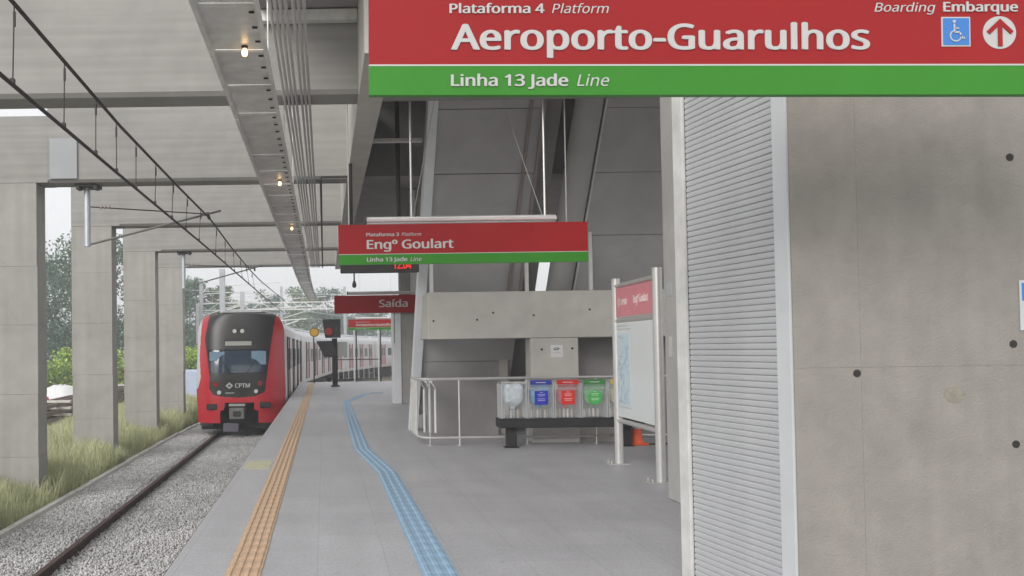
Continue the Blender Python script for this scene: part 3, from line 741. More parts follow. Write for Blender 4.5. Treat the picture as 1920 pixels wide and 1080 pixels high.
st = root('stair_support', (3.7, 14.7, 0), 'concrete landing beam on a short pier behind the recycling bins', 'support')
bx('landing_beam', CONC_LAND, st, 1.67, 6.2, 14.55, 14.95, 1.685, 2.44, .01)
bx('pier', CONC_LAND, st, 3.31, 4.08, 14.56, 14.94, 0.001, 1.683, .01)
for x, z in ((1.76, 1.98), (2.46, 1.99), (2.72, 2.1), (3.37, 2.05), (4.27, 2.13), (3.49, 1.5), (3.98, 1.51)):
    MB().disc((x, z), .017, 14.545, 14.60, 10).build('tie_hole', HOLE, st)
bx('return_beam', CONC_LAND, st, 1.675, 1.9, 14.952, 16.2, 1.70, 2.43)
# upper posts on the landing beam
for x in (1.73, 3.28, 4.32): tag(bx('landing_post', PAINTED, None, x, x + .055, 14.7, 14.76, 2.442, 3.4), {1.73: 'leftmost pale post standing on the landing beam', 3.28: 'middle pale post standing on the landing beam', 4.32: 'rightmost pale post standing on the landing beam'}[x], 'post', 'posts on the landing beam')
# notice on the pier
nt_ = bx('notice_sheet', mat('paper', (.72, .72, .72), .7, var=.02), None, 3.63, 3.83, 14.555, 14.558, 1.37, 1.57); tag(nt_, 'white notice sheet fixed to the concrete pier', 'notice')
sy = MB()
for t in range(0, 360, 24):
    a, b = R(t), R(t + 24); sy.beam((3.725 + .04 * math.cos(a), 14.553, 1.505 + .018 * math.sin(a)), (3.725 + .04 * math.cos(b), 14.553, 1.505 + .018 * math.sin(b)), .007, .003, up=(0, 1, 0))
sy.beam((3.675, 14.553, 1.49), (3.775, 14.553, 1.515), .008, .003, up=(0, 1, 0))
sy.build('printed_symbol', DGREY, nt_)
bx('printed_line', mat('grey_mark', (.4, .4, .4)), nt_, 3.67, 3.79, 14.5525, 14.5545, 1.44, 1.447)
# walls under the stair
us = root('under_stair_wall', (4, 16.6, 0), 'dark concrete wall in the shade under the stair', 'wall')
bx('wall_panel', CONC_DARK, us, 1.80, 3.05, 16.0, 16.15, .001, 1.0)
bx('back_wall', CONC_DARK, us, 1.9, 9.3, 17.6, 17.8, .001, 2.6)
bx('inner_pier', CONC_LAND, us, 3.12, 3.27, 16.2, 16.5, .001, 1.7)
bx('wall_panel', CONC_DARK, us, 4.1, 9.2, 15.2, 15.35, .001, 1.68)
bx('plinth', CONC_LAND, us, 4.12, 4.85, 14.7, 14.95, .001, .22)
# guard rail
gr = root('guard_rail', (3.1, 14.4, 0), 'stainless guard rail in front of the under-stair wall', 'railing')
GY = 14.42
MB().tube([(1.50, 15.6, 1.05), (1.50, 14.75, 1.05), (1.56, 14.5, 1.05), (1.66, GY, 1.05), (5.6, GY, 1.05)], .024, 8).build('top_rail', STEEL, gr, smooth=True)
MB().tube([(1.50, 15.6, .12), (1.50, 14.75, .12), (1.56, 14.5, .12), (1.66, GY, .12), (5.6, GY, .12)], .02, 8).build('bottom_rail', STEEL, gr, smooth=True)
for x in (1.66, 2.13, 3.2, 4.3, 5.5):
    MB().tube([(x, GY, 0.0), (x, GY, 1.04)], .014 if x > 1.7 else .008, 8).build('post', STEEL, gr); 
    MB().lathe([(.055, 0), (.055, .008)], (x, GY, 0.001), 14).build('base_plate', STEEL, gr)
for k in range(5):
    y_ = 14.85 + .22 * k
    MB().tube([(1.50, y_, .12), (1.50, y_, 1.05)], .013, 8).build('baluster', STEEL, gr)
for k in range(3):
    x_ = 1.66 + .085 * k; y_ = 15.2 - .06 * k
    MB().tube([(x_, y_, .14), (x_, y_, .86), (x_ - .03, y_ + .1, .97), (x_ - .12, y_ + .3, 1.03)], .02, 8).build('bent_bar', PAINTED, gr, smooth=True)

# ================================================================ RECYCLING BINS
bs = root('bin_stand', (3.75, 14.05, 0), 'long black bench stand carrying the row of clear bins', 'bin stand')
bx('bench_beam', BLACK, bs, 2.66, 4.86, 13.82, 14.2, .31, .45, .01)
for x in (2.785, 4.55): bx('leg', BLACK, bs, x, x + .15, 13.93, 14.08, .012, .309, .008); bx('foot_plate', BLACK, bs, x - .03, x + .18, 13.90, 14.11, .001, .0115)
bcol = [('plain', None, 'clear recycling bin with an empty plastic bag, leftmost on the stand', (.62, .68, .74)), ('blue', (.035, .05, .33), 'clear recycling bin with a blue bag and label', (.12, .36, .66)),
        ('red', (.58, .03, .03), 'clear recycling bin with a red bag and label', (.60, .07, .09)), ('green', (.05, .22, .06), 'clear recycling bin with a green bag and label', (.16, .48, .20)),
        ('yellow', (.62, .45, .10), 'clear recycling bin with a yellow header beside the information board', (.60, .55, .30))]
for i, (cn, hc, lab, bagc) in enumerate(bcol):
    x0 = 2.69 + i * .408; x1 = x0 + .39; y0, y1 = 13.84, 14.18
    r_ = root('recycling_bin', ((x0 + x1) / 2, 14.0, .452), lab, 'bin', 'clear recycling bins on the black stand')
    bx('front_pane', CLEAR, r_, x0 + .012, x1 - .012, y0, y0 + .006, .456, .92)
    bx('back_pane', CLEAR, r_, x0 + .012, x1 - .012, y1 - .006, y1, .456, 1.02)
    for xs_ in (x0, x1 - .009): bx('side_pane', mat('acrylic_edge', (.80, .82, .82), .2, var=0, alpha=.5), r_, xs_, xs_ + .009, y0 - .01, y1 + .004, .453, .98)
    # bag: crumpled, gathered towards the bottom
    bgm = mat('bag_' + cn, bagc, .35, var=.25, scale=14, bump=.5, bscale=18, alpha=.93)
    b = MB(); nn = 20; rings = []
    for j, (zz_, k_) in enumerate(((.97 if i == 0 else .875, 1.0), (.90 if i == 0 else .83, .97), (.80, .93), (.72, .85), (.67, .62), (.64, .30), (.60, .16))):
        for k in range(nn):
            a = 2 * math.pi * k / nn; q = 1 + random.uniform(-.07, .07)
            sx = math.copysign(abs(math.cos(a)) ** .6, math.cos(a)); syy = math.copysign(abs(math.sin(a)) ** .6, math.sin(a))
            rings.append(((x0 + x1) / 2 + .168 * k_ * q * sx, 14.0 + .148 * k_ * q * syy, zz_ + random.uniform(-.01, .01)))
    b._a(rings, [(j * nn + k, j * nn + (k + 1) % nn, (j + 1) * nn + (k + 1) % nn, (j + 1) * nn + k) for j in range(6) for k in range(nn)] + [tuple(6 * nn + k for k in range(nn))])
    b.build('bin_bag', bgm, r_, smooth=True)
    # litter at the bottom
    for k in range(5):
        xx = x0 + .06 + .055 * k; lit = mat('litter%d' % (k % 3), [(.6, .58, .56), (.45, .36, .30), (.5, .5, .53)][k % 3], .6, var=.2)
        MB().lathe([(.018, 0), (.022, .03), (.02, .09 + .03 * (k % 2)), (.008, .13)], (xx, 14.0 + random.uniform(-.06, .06), .457), 8).build('bottle' if k % 2 else 'cup', lit, r_)
    if hc:
        hm = mat('header_' + cn, hc, .45, var=.04)
        bx('header', hm, r_, x0 + .03, x1 - .03, y0 - .012, y0 - .003, .965, 1.035)
        bx('header_print', WHITE, r_, x0 + .12, x1 - .12, y0 - .0135, y0 - .0122, .992, 1.004)
        bx('flap', mat('flap_' + cn, tuple(.5 * a + .15 for a in bagc), .3, var=.2, scale=9, alpha=.75), r_, x0 + .05, x1 - .05, y0 + .01, y0 + .016, .885, .96)
        if cn != 'yellow':
            lm = mat('label_' + cn, {'blue': (.03, .04, .40), 'red': (.66, .035, .03), 'green': (.08, .42, .10)}[cn], .5, var=.05)
            if cn == 'green': lo = MB().disc(((x0 + x1) / 2 + .01, .76), .11, y0 - .006, y0 - .001, 10).build('label', lm, r_)
            else: lo = bx('label', lm, r_, x0 + .10, x1 - .09, y0 - .006, y0 - .001, .66, .87)
            for k, (wd, zz_) in enumerate(((.05, .845), (.12, .815), (.10, .79), (.12, .745), (.11, .72))):
                bx('label_print', mat('print_' + cn, tuple(min(1, .55 * a + .35) for a in {'blue': (.2, .25, .7), 'red': (.8, .3, .25), 'green': (.3, .7, .3)}[cn]), .5, var=0), lo, (x0 + x1) / 2 - wd / 2 + .005, (x0 + x1) / 2 + wd / 2 + .005, y0 - .0075, y0 - .0062, zz_, zz_ + .008)
    else:
        bx('frame_top', STEEL, r_, x0, x1, y0 - .008, y0 + .004, .99, 1.015)

# ================================================================ INFORMATION BOARD (parallel to the track, facing it)
ib = root('information_board', (3.79, 11.05, 0), 'steel framed information board with red header and white map', 'information board')
pa, pb_ = Vector((3.83, 11.87, 0)), Vector((3.765, 10.22, 0))
dirb = (pb_ - pa); LB = dirb.length; dirb.normalize(); nb = Vector((dirb.y, -dirb.x, 0))     # nb: towards the track
if nb.x > 0: nb = -nb
def bp(t, n_, z): return pa + dirb * t + nb * n_ + Vector((0, 0, z))
for p_ in (pa, pb_):
    MB().tube([p_ + Vector((0, 0, .015)), p_ + Vector((0, 0, 2.42))], .055, 16).build('post', STEEL, ib, smooth=True)
    q = MB(); q.M = Matrix.Translation(p_) @ Matrix.Rotation(.04, 4, 'Z'); q.box(-.16, .1, -.1, .1, 0.001, .014); fp = q.build('foot_plate', STEEL, ib)
    q2 = MB(); q2.tube([p_ + Vector((-.12, -.07, .014)), p_ + Vector((-.12, -.07, .05))], .012, 6); q2.tube([p_ + Vector((-.12, .07, .014)), p_ + Vector((-.12, .07, .05))], .012, 6); q2.build('bolt', STEEL, fp)
for z in (2.32, 1.87, .575): MB().tube([bp(.05, 0, z), bp(LB - .05, 0, z)], .03, 10).build('cross_rail', STEEL, ib, smooth=True)
def bpanel(name, m, t0, t1, z0, z1, n0, n1, parent):
    q = MB(); c = [bp(t0, n0, z0), bp(t1, n0, z0), bp(t1, n0, z1), bp(t0, n0, z1), bp(t0, n1, z0), bp(t1, n1, z0), bp(t1, n1, z1), bp(t0, n1, z1)]
    q._a(c, [(0, 1, 2, 3), (4, 7, 6, 5), (0, 4, 5, 1), (1, 5, 6, 2), (2, 6, 7, 3), (3, 7, 4, 0)]); return q.build(name, m, parent)
hd = bpanel('header_panel', RED_GLARE, .10, LB - .07, 1.915, 2.28, .0, .03, ib)
mpn = bpanel('map_panel', mat('map_white', (.76, .79, .79), .25, var=.02), .10, LB - .07, .635, 1.835, .0, .03, ib)
wp = mat('board_white', (.78, .66, .66), .4, var=0)
o_ = bp(.86, .032, 2.06); text('Engº Goulart', hd, wp, o_, .56, .095, right=tuple(dirb), up=(0, 0, 1))
o_ = bp(.34, .032, 2.06); text('CPTM', hd, wp, o_, .24, .07, right=tuple(dirb), up=(0, 0, 1))
lg = MB(); c0 = bp(.25, .033, 2.1)
lg._a([c0 + dirb * a + Vector((0, 0, b)) for a, b in ((0, .07), (.07, 0), (0, -.07), (-.07, 0), (0, .03), (.03, 0), (0, -.03), (-.03, 0))], [(k, (k + 1) % 4, 4 + (k + 1) % 4, 4 + k) for k in range(4)]); lg.build('emblem', wp, hd)
ink = mat('map_ink', (.36, .48, .55), .4, var=.2, scale=20); wat = mat('map_pale', (.62, .74, .80), .35, var=.05, scale=6)
bpanel('map_area', wat, .16, .66, .80, 1.70, .031, .033, mpn)
rr = random.Random(4); lines = MB()
for k in range(26):
    t = rr.uniform(.18, .5); z = rr.uniform(.84, 1.66); pts = [bp(t, .0345, z)]
    for q in range(3):
        t = min(.64, max(.17, t + rr.uniform(-.08, .14))); z = min(1.68, max(.82, z + rr.uniform(-.12, .12))); pts.append(bp(t, .0345, z))
    for a, b in zip(pts, pts[1:]): lines.beam(a, b, .005, .002, up=tuple(nb))
lines.build('map_lines', ink, mpn)
for k, (t0, t1, z) in enumerate(((.13, .6, 1.79), (.13, .72, 1.75), (.13, .7, .76), (.5, .56, .69), (.2, .36, 1.4), (.2, .34, 1.3))): bpanel('map_text_line', ink, t0, t1, z, z + .008, .031, .0335, mpn)
# traffic cone
cn = root('traffic_cone', (4.82, 14.2, 0), 'orange traffic cone behind the information board', 'traffic cone')
ORG = mat('cone_orange', (.72, .10, .03), .5, var=.08, scale=7)
MB().box(4.64, 5.0, 14.02, 14.38, .001, .03).build('cone_base', ORG, cn, bevel=.008)
MB().lathe([(.14, .03), (.13, .06), (.105, .25)], (4.82, 14.2, 0), 24).build('cone_body', ORG, cn, smooth=True)
MB().lathe([(.1049, .25), (.08, .42)], (4.82, 14.2, 0), 24).build('white_band', WHITE, cn, smooth=True)
MB().lathe([(.0799, .42), (.035, .70), (.025, .705)], (4.82, 14.2, 0), 24).build('cone_tip', ORG, cn, smooth=True)
tag(MB().tube([(4.98, 14.0, .02), (5.2, 13.95, .03), (5.5, 14.1, .015)], .015, 6).build('loose_cable', DGREY), 'loose dark cable on the floor beside the traffic cone', 'cable')

# ================================================================ PILASTER, SHUTTER, CONCRETE WALL
pi = root('concrete_pillar', (4.2, 8.6, 0), 'pale concrete pillar between the information board and the shutter', 'pillar')
bx('pillar_shaft', mat('pillar_concrete', (.43, .42, .405), .6, var=.10, scale=1.6, bump=.08, bscale=30, stain=.12), pi, 3.43, 5.2, 7.6, 9.13, .001, 6.2, .012)
bx('switch_plate', mat('plate', (.40, .42, .43), .5, var=.05), pi, 3.424, 3.431, 8.93, 9.03, 2.03, 2.16); bx('notice_label', WHITE, pi, 3.425, 3.431, 8.95, 9.02, 1.43, 1.63)
# shutter plane turned about 8 degrees to the track
fa = Vector((2.386, 5.9, 0)); dl = Vector((.139, -1, 0)).normalized(); nl = Vector((-dl.y, dl.x, 0)); nl = nl if nl.x < 0 else -nl
SW = .90
shr = root('roller_shutter', (fa.x, fa.y, 0), 'grey roller shutter of narrow horizontal slats beside the concrete wall', 'shutter')
def sp(t, n_, z): return fa + dl * t + nl * n_ + Vector((0, 0, z))
ns = 0; pitch = .0365; z = .02
sv = MB(); pr = [(.002, -.001), (.006, .002), (.0075, .010), (.0075, .026), (.005, .031), (-.001, .0345), (-.006, .0345), (-.006, -.001)]
vv = [(dl * t + nl * a + Vector((0, 0, b))) for t in (.0, SW) for a, b in pr]; k8 = len(pr)
sv._a(vv, [(k, (k + 1) % k8, k8 + (k + 1) % k8, k8 + k) for k in range(k8)] + [tuple(range(k8))[::-1], tuple(range(k8, 2 * k8))])
slm = sv.build('slat', SHUT, local=True, mesh_only=True)
while z < 3.9:
    inst('slat', slm, shr, nl * random.uniform(-.0008, .0008) + Vector((0, 0, z))); z += pitch
def spanel(name, m, t0, t1, n0, n1, z0, z1, parent):
    q = MB(); c = [sp(t, n_, zz_) for zz_ in (z0, z1) for t, n_ in ((t0, n0), (t1, n0), (t1, n1), (t0, n1))]
    q._a(c, [(0, 3, 2, 1), (4, 5, 6, 7), (0, 1, 5, 4), (1, 2, 6, 5), (2, 3, 7, 6), (3, 0, 4, 7)]); return q.build(name, m, parent)
spanel('guide_rail', GALV, -.12, -.012, -.05, .03, .001, 4.0, shr)
spanel('guide_groove', HOLE, -.0118, -.002, -.05, .004, .001, 3.95, shr)
spanel('guide_rail', mat('pale_guide', (.60, .62, .64), .45, .2, var=.05), SW + .004, SW + .118, -.05, .015, .001, 4.0, shr)
spanel('shutter_back', DGREY, -.01, SW, -.09, -.06, .001, 3.98, shr)
spanel('shutter_box', PAINTED, -.12, SW + .118, -.3, .06, 3.96, 4.5, shr)
cw = root('concrete_wall', (4.2, 5.2, 0), 'big fair-faced concrete wall with tie holes filling the right side', 'wall')
w0 = sp(SW + .12, .0, 0)
wx = w0.x; wy = w0.y - .01
# two lifts and several form panels, the joints recessed a little
z_l = [(.001, 1.4125), (1.4133, 4.0), (4.0015, 5.2)]; x_l = [(wx, 2.885), (2.8857, 4.06), (4.0607, 5.2), (5.2015, 7.0)]
for za, zb in z_l:
    for xa, xb in x_l: bx('form_panel', CONC_WALL, cw, xa, xb, wy + random.uniform(0, .0008), wy + .28, za, zb, .0005)
bx('wall_core', CONC_DARK, cw, wx + .02, 6.98, wy + .02, wy + .27, .002, 5.15)
for (px, pz) in ((3.719, 2.536), (2.862, 1.381), (3.707, 1.527), (3.705, .989), (4.6, 1.53), (4.6, 2.54), (4.6, .99)):
    h = MB(); h.lathe([(.021, 0), (.019, .03)], (0, 0, 0), 14); h.v = [(px + a, wy - .0015 + c, pz + b) for a, b, c in h.v]; h.build('tie_hole', HOLE, cw)
st_ = MB(); nn = 22; st_._a([(3.384 + .055 * math.cos(2 * math.pi * k / nn) * random.uniform(.8, 1.1), wy - .0012, 1.259 + .047 * math.sin(2 * math.pi * k / nn) * random.uniform(.8, 1.1)) for k in range(nn)], [tuple(range(nn))])
st_.build('patched_hole', MOSS, cw)
ns_ = root('wall_notice', (3.95, wy - .003, 1.6), 'edge of a pale notice with a blue band on the concrete wall', 'notice')
bx('notice_board', mat('notice_grey', (.5, .53, .55), .5, var=.05), ns_, 3.745, 4.14, wy - .006, wy - .002, 1.6, 1.87); bx('blue_band', BLUE, ns_, 3.757, 4.14, wy - .008, wy - .0062, 1.76, 1.855)

# ================================================================ FAR END OF THE PLATFORM
fc = root('clad_column', (2.3, 25.6, 0), 'far platform column with a pale metal clad face beside the slanted post', 'column')
bx('concrete_shaft', CONC, fc, 2.16, 2.7, 25.5, 26.1, .001, 6.2, .01); bx('cladding', mat('clad', (.80, .81, .83), .4, .2, var=.04), fc, 1.93, 2.158, 25.46, 26.1, .001, 2.62, .008)
bx('door_slot', DGREY, fc, 1.97, 1.985, 25.455, 25.47, 1.7, 2.55); bx('upper_cladding', PAINTED, fc, 2.45, 2.62, 25.45, 25.499, 2.9, 6.0)
tag(bx('bollard_post', STEEL, None, 2.42, 2.46, 25.0, 25.04, .001, 1.2), 'thin steel post in front of the far clad column', 'post')
mp = root('monitor_post', (.42, 37.5, 0), 'black post with tilted monitors at the end of the platform', 'monitor post')
bx('post', BLACK, mp, .32, .54, 37.45, 37.65, .001, 2.0); bx('post_foot', BLACK, mp, .25, .62, 37.38, 37.72, .001, .06)
q = MB(); q._a([(-.32, 37.2, 1.88), (.32, 37.3, 1.88), (.56, 37.45, 1.22), (.0, 37.35, 1.22), (-.32, 37.3, 1.9), (.32, 37.4, 1.9), (.56, 37.55, 1.24), (.0, 37.45, 1.24)], [(0, 1, 2, 3), (4, 7, 6, 5), (0, 4, 5, 1), (1, 5, 6, 2), (2, 6, 7, 3), (3, 7, 4, 0)]); q.build('tilted_panel', DGREY, mp)
q = MB(); q._a([(-.06, 37.25, 2.78), (.68, 37.3, 2.78), (.68, 37.3, 2.02), (.04, 37.25, 2.02), (-.06, 37.55, 2.78), (.68, 37.6, 2.78), (.68, 37.6, 2.02), (.04, 37.55, 2.02)], [(0, 1, 2, 3), (4, 7, 6, 5), (0, 4, 5, 1), (1, 5, 6, 2), (2, 6, 7, 3), (3, 7, 4, 0)]); mon = q.build('monitor_case', DGREY, mp)
MB().disc((.19, 2.28), .16, 37.19, 37.24, 12).build('red_plate', mat('dull_red', (.40, .03, .03), .5, var=.2, scale=8), mon)
bx('side_panel', mat('side_grey', (.42, .42, .41), .6, var=.05), mp, .545, .95, 37.5, 37.55, 1.25, 1.85)
dp = root('disc_marker', (-.5, 41.5, 0), 'round yellow disc on a thin pole by the train doors', 'marker')
MB().tube([(-.48, 41.5, 0.001), (-.48, 41.5, 2.5)], .03, 8).build('pole', DGREY, dp)
MB().disc((-.44, 2.33), .22, 41.42, 41.46, 24).build('disc_rim', mat('olive', (.20, .16, .07), .5, var=.1), dp); MB().disc((-.44, 2.33), .165, 41.41, 41.419, 24).build('disc_face', mat('amber', (.62, .33, .02), .5, var=.1), dp)
fr = root('end_railing', (1.8, 43, 0), 'grey railing with tall posts at the platform end', 'railing')
for x in (1.42, 1.52, 2.56, 2.66): MB().tube([(x, 42.9, 0.001), (x, 42.9, 2.44)], .035, 8).build('tall_post', PAINTED if x in (1.42, 2.56) else DGREY, fr)
for z in (.12, 1.05): MB().tube([(.62, 42.9, z), (2.7, 42.9, z)], .025, 8).build('rail', DGREY, fr)
for k in range(9): MB().tube([(.66 + .24 * k, 42.9, .12), (.66 + .24 * k, 42.9, 1.05)], .012, 6).build('baluster', PAINTED, fr)
# masts and gantries of the line beyond
MAST = mat('mast', (.40, .41, .43), .6, .2, var=.1)
masts = [(-13.5, 100, 9.4, .38, 'concrete catenary mast left of the train roof'), (-9.6, 86, 9.3, .5, 'tall steel catenary mast behind the train roof'), (-5.2, 112, 9.4, .3, 'slim catenary mast above the middle of the train'),
         (-7.0, 78, 6.6, .35, 'short catenary mast above the right of the train roof'), (2.8, 120, 9.8, .4, 'catenary mast left of the Saída sign'), (9.2, 118, 8.6, .4, 'catenary mast behind the Saída sign')]
for (x, y, h, wd, lab) in masts:
    r_ = root('catenary_mast', (x, y, -1.42), lab, 'mast', 'catenary masts beyond the platform')
    MB().beam((x, y, -1.42), (x, y, h), wd, wd).build('shaft', MAST, r_)
    for zz_ in (h - 1.6, h - 2.7): MB().tube([(x, y, zz_), (x + 5.5, y + .3, zz_ + .3)], .05, 6).build('arm', PAINTED, r_)
    MB().tube([(x, y, h - 4), (x + 4.8, y + .3, h - 2.55)], .06, 6).build('strut', PAINTED, r_)
gt = root('line_gantry', (-4, 104, -1.4), 'pale lattice gantry spanning the lines above the train', 'gantry')
for x in (-14.5, 10.0): MB().beam((x, 104, -1.4), (x, 104, 7.0), .3, .3).build('leg', PAINTED, gt)
lt = MB()
for z in (6.2, 7.0): lt.beam((-14.5, 104, z), (10, 104, z), .12, .12)
for k in range(20): lt.beam((-14.5 + 1.225 * k, 104, 6.2 if k % 2 else 7.0), (-14.5 + 1.225 * (k + 1), 104, 7.0 if k % 2 else 6.2), .08, .08)
lt.build('lattice', PAINTED, gt)
for k, (a, b) in enumerate((((-9.6, 86, 6.5), (14, 170, 7)), ((-13, 100, 7), (8, 190, 7)), ((-5, 112, 7.4), (20, 160, 6)), ((-30, 90, 8.8), (12, 118, 8.4)))):
    tag(MB().tube([a, ((a[0] + b[0]) / 2, (a[1] + b[1]) / 2, (a[2] + b[2]) / 2 - .5), b], .035, 5).build('line_wire', PAINTED), ['overhead wire from the tall steel mast into the distance', 'overhead wire from the concrete mast into the distance', 'overhead wire from the slim mast into the distance', 'overhead wire crossing above the train from the left'][k], 'wire')

# ================================================================ LEFT BACKGROUND
RST = mat('stored_rail', (.20, .15, .13), .7, .2, var=.2)
rl = ['lowest stored rail', 'second stored rail from the ground', 'third stored rail from the ground', 'topmost stored rail']
for k in range(4):
    for j in range(3):
        q = MB().beam((-10.2 - .5 * j - .1 * k, 33 + j, -1.28 + .26 * k), (-11.6 - .5 * j - .1 * k, 62, -1.28 + .26 * k), .09, .15)
        tag(q.build('stored_rail', RST), ['nearest the track, ', 'in the middle row, ', 'in the back row, '][j] + rl[k] + ' behind the columns', 'rail', 'pile of stored rails behind the columns')
    for yy, wn in ((36, 'near'), (44, 'middle'), (53, 'far')):
        tag(bx('rail_spacer', mat('pale_wood', (.55, .52, .47), .8, var=.15), None, -12.4, -10.1, yy, yy + .25, -1.2 + .26 * k, -1.11 + .26 * k), wn + ' pale timber spacer in the ' + ['bottom', 'second', 'third', 'top'][k] + ' layer of the rail pile', 'spacer', 'timber spacers in the rail pile')
hp = MB(); nn = 24; vs_ = []
for j in range(7):
    for k in range(nn):
        a = 2 * math.pi * k / nn; r_ = math.cos(j / 6.3 * math.pi / 2) * random.uniform(.9, 1.1)
        vs_.append((-12.6 + 1.5 * r_ * math.cos(a), 43.5 + 1.6 * r_ * math.sin(a), -1.42 + 1.45 * math.sin(j / 6 * math.pi / 2) * random.uniform(.95, 1.03)))
hp._a(vs_, [(j * nn + k, j * nn + (k + 1) % nn, (j + 1) * nn + (k + 1) % nn, (j + 1) * nn + k) for j in range(6) for k in range(nn)] + [tuple(6 * nn + k for k in range(nn))])
hr = root('covered_heap', (-12.6, 43.5, -1.42), 'white covered heap with a red patch behind the rail pile', 'heap'); hp.build('white_cover', mat('tarp', (.72, .72, .72), .7, var=.08), hr, smooth=True)
MB().lathe([(.2, 0), (.28, .3), (.18, .5)], (-12.9, 41.7, -.95), 10).build('red_barrel', mat('barrel_red', (.6, .05, .04), .5, var=.1), hr)
tag(MB().box(-7.4, -6.0, 44, 47, -1.42, .6).build('blue_cabinet', mat('pale_blue', (.45, .52, .66), .6, var=.05), bevel=.03), 'pale blue trackside cabinet just left of the train', 'cabinet')

# ================================================================ VEGETATION
def leaf_mesh(name, centers, radii, per, size, m, flat=.75):
    """many small leaf faces in clumps round the given centres"""
    C = []; 
    for c, r_ in zip(centers, radii):
        p = rng.normal(size=(per, 3)); p /= np.linalg.norm(p, axis=1, keepdims=True); p *= (rng.random((per, 1)) ** .45) * r_; p[:, 2] *= flat
        C.append(p + np.array(c))
    C = np.concatenate(C); N = len(C)
    a = rng.normal(size=(N, 3)); a /= np.linalg.norm(a, axis=1, keepdims=True); b = np.cross(a, rng.normal(size=(N, 3))); b /= np.linalg.norm(b, axis=1, keepdims=True)
    s = size * rng.uniform(.6, 1.4, (N, 1))
    v = np.stack([C - a * s, C + b * s * .5, C + a * s, C - b * s * .5], 1).reshape(-1, 3)
    f = np.arange(4 * N).reshape(-1, 4)
    return raw(name, v, f, m)
def leafm(name, col):
    m = mat(name, col, .6, var=.0, island=.45, spec=.25); b = m.node_tree.nodes['Principled BSDF']
    b.inputs['Subsurface Weight'].default_value = 0.0
    return m
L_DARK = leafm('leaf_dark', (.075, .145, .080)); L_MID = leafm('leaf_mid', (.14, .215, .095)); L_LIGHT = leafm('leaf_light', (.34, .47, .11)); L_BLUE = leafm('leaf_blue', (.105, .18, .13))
BARK = mat('bark', (.16, .13, .10), .9, var=.2)
def tree(x, y, h, rx, m, lab, seed, base=.35, per=150, ncl=26, size=.22):
    rr = random.Random(seed); t = root('tree', (x, y, -1.42), lab, 'tree', 'trees beyond the tracks')
    top = h - 1.42; b0 = -1.42 + h * base
    tk = MB().tube([(x, y, -1.42), (x + rr.uniform(-.2, .2), y, -1.42 + h * .3), (x + rr.uniform(-.4, .4), y, -1.42 + h * .6), (x, y, top - .1 * h)], .022 * h, 7, .005 * h)
    cs, rs_ = [], []
    for k in range(ncl):
        u = rr.random(); zc_ = b0 + (top - b0) * u; a = rr.uniform(0, 6.28); rad = rx * (math.sin(math.pi * min(1, .12 + .80 * u)) ** .7) * rr.uniform(.25, 1.0)
        c = (x + rad * math.cos(a), y + rad * math.sin(a), zc_ - .05 * h * 0); cs.append(c); rs_.append(rr.uniform(.10, .19) * h * (1 if u < .8 else .7))
        if k % 3 == 0: tk.tube([(x, y, max(-1.2, zc_ - .12 * h)), c], .008 * h, 5, .003 * h)
    tk.build('trunk', BARK, t)
    me = leaf_mesh('crown', cs, rs_, per, size, m); me.transform(Matrix.Translation((-x, -y, 1.42)))
    inst('crown', me, t, (0, 0, 0))
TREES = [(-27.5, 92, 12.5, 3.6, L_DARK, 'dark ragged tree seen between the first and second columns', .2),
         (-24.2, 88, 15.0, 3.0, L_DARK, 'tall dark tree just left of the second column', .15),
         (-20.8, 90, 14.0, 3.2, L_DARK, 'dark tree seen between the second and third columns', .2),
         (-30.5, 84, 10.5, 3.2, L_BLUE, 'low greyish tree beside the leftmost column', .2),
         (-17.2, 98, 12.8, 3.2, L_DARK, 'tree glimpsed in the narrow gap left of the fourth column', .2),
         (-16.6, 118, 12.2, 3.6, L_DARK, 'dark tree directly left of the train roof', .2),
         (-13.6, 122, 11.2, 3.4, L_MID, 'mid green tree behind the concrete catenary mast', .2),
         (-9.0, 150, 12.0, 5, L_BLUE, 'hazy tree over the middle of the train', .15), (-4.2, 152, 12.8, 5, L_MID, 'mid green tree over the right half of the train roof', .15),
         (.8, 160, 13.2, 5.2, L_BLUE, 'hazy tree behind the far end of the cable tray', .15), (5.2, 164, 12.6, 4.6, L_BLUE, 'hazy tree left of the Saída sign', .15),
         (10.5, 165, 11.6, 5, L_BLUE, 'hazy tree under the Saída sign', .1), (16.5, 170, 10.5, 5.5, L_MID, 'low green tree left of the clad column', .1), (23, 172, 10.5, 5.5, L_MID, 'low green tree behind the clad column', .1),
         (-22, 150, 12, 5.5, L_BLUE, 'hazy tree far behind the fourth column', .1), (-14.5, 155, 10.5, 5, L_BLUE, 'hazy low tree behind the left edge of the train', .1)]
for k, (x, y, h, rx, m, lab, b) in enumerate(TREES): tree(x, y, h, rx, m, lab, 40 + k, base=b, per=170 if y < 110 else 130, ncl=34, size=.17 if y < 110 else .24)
def bush(x, y, h, rx, lab, seed, m=L_LIGHT):
    rr = random.Random(seed); t = root('bush', (x, y, -1.42), lab, 'bush', 'bright bushes behind the rail pile')
    cs, rs_ = [], []; sk = MB()
    for k in range(24):
        a = rr.uniform(0, 6.28); u = rr.random(); rad = rx * rr.random() ** .6
        c = (x + rad * math.cos(a), y + rad * .7 * math.sin(a), -1.42 + h * (.15 + .7 * u * (1 - .35 * (rad / rx) ** 2))); cs.append(c); rs_.append(rr.uniform(.14, .24) * h)
        if k % 3 == 0: sk.tube([(x + rr.uniform(-.3, .3), y, -1.42), c], .03, 5, .01)
    sk.build('stem', BARK, t)
    me = leaf_mesh('foliage', cs, rs_, 190, .11, m, .85); me.transform(Matrix.Translation((-x, -y, 1.42))); inst('foliage', me, t, (0, 0, 0))
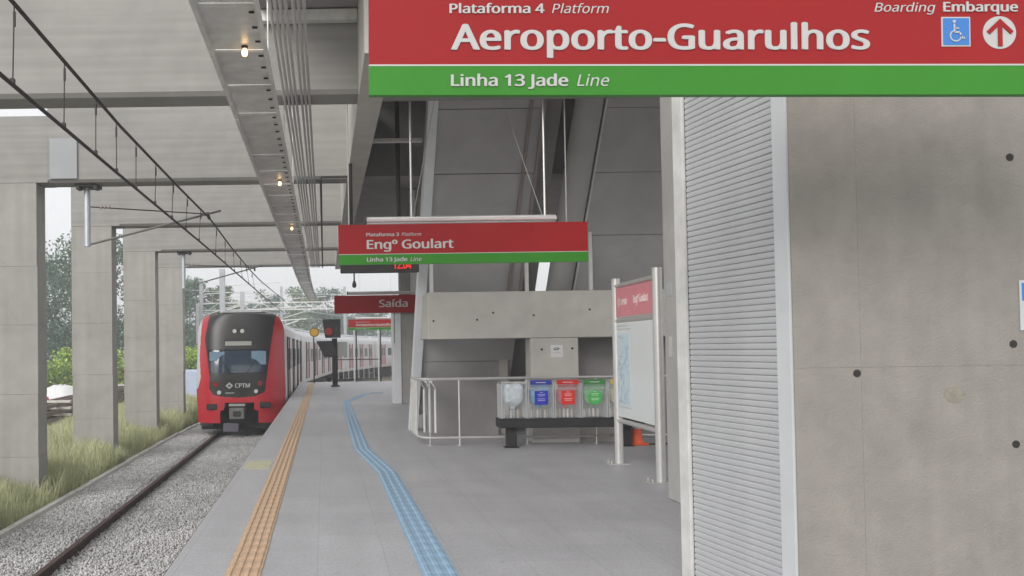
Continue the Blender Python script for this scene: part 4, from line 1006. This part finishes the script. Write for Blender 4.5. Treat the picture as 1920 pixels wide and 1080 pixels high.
for k, (x, y, h, rx, lab, m) in enumerate([(-19.6, 60, 3.6, 1.9, 'bright green bush beside the leftmost column', L_LIGHT), (-17.4, 62, 3.7, 2.0, 'bright green bush left of the second column', L_LIGHT), (-14.6, 64, 3.5, 1.9, 'bright green bush right of the second column', L_LIGHT),
                                     (-13.0, 66, 3.6, 1.6, 'green bush beside the third column', L_MID), (-11.4, 70, 3.6, 1.5, 'green bush between the third and fourth columns', L_LIGHT), (-9.6, 66, 3.9, 1.6, 'yellow green bush just left of the train', L_LIGHT), (-10.8, 86, 4.0, 2.2, 'green bush behind the left edge of the train', L_MID)]):
    bush(x, y, h, rx, lab, 80 + k, m)
# tall grass on the bank
def grass(n, x0, x1, y0, y1, zf, hmin, hmax, m):
    cx = rng.uniform(x0, x1, n // 14); cy = rng.uniform(y0, y1, n // 14); i = rng.integers(0, len(cx), n)
    x = cx[i] + rng.normal(0, .16, n); y = cy[i] + rng.normal(0, .16, n); x = np.minimum(x, -4.9)
    z = np.interp(-x, [-v for v in xs_b], zs_b); h = rng.uniform(hmin, hmax, n) * (1 + .35 * np.sin(cx[i] * 3 + cy[i] * 1.7)); a = rng.uniform(0, 6.28, n); l = rng.uniform(.1, .55, n) * h; b = rng.uniform(0, 6.28, n)
    wv = .003 + .003 * rng.random(n)
    p0 = np.stack([x - wv * np.cos(a), y - wv * np.sin(a), z - .02], -1); p1 = np.stack([x + wv * np.cos(a), y + wv * np.sin(a), z - .02], -1)
    mx_ = np.stack([x + .35 * l * np.cos(b), y + .35 * l * np.sin(b), z + h * .62], -1); d = np.stack([wv * .7 * np.cos(a), wv * .7 * np.sin(a), 0 * a], -1)
    tp = np.stack([x + l * np.cos(b), y + l * np.sin(b), z + h], -1)
    v = np.stack([p0, p1, mx_ + d, mx_ - d, tp], 1).reshape(-1, 3); k = 5 * np.arange(n)[:, None]
    f = np.concatenate([k + np.array([[0, 1, 2]]), k + np.array([[0, 2, 3]]), k + np.array([[3, 2, 4]])])
    return raw('grass', v, f, m)
xs_b = xs if False else [-4.88, -5.4, -6.5, -8.5, -9.6]; zs_b = [-1.14, -0.98, -0.9, -1.05, -1.4]
GR = mat('grass_blade', (.50, .52, .31), .7, var=.2, scale=1.2, island=.35, spec=.2)
me = grass(230000, -9.4, -4.9, 9.5, 43, None, .14, .46, GR); o = bpy.data.objects.new('grass', me); COL.objects.link(o)
tag(o, 'rough green and straw grass growing round the column feet', 'grass', kind='stuff')
# scrub on the far ground
cs = [(rng.uniform(-60, -8), rng.uniform(48, 100), -1.25) for _ in range(260)] + [(rng.uniform(12, 60), rng.uniform(70, 130), -1.2) for _ in range(160)]
me = leaf_mesh('scrub', cs, [1.0] * len(cs), 60, .14, L_LIGHT, .35); o = bpy.data.objects.new('scrub', me); COL.objects.link(o)
tag(o, 'low green scrub covering the ground beyond the tracks', 'scrub', kind='stuff')
# far wooded skyline
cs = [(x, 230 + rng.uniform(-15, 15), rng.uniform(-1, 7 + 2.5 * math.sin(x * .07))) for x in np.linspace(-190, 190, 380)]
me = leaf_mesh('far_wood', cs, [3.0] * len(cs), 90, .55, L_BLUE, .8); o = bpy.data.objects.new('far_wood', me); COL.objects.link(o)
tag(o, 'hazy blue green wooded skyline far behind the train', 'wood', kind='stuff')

# ================================================================ HAZE
hz = MB().box(-480, 480, -90, 730, -3.0, 17.5).build('haze', mat('unused_haze', (1, 1, 1)))
hm = bpy.data.materials.new('haze_air'); hm.use_nodes = True; hm.node_tree.nodes.clear()
pv = hm.node_tree.nodes.new('ShaderNodeVolumePrincipled'); pv.inputs['Density'].default_value = 0.0026
pv.inputs['Color'].default_value = (.93, .96, 1, 1); ho = hm.node_tree.nodes.new('ShaderNodeOutputMaterial')
hm.node_tree.links.new(pv.outputs[0], ho.inputs['Volume']); hz.data.materials.clear(); hz.data.materials.append(hm)
tag(hz, kind='stuff')
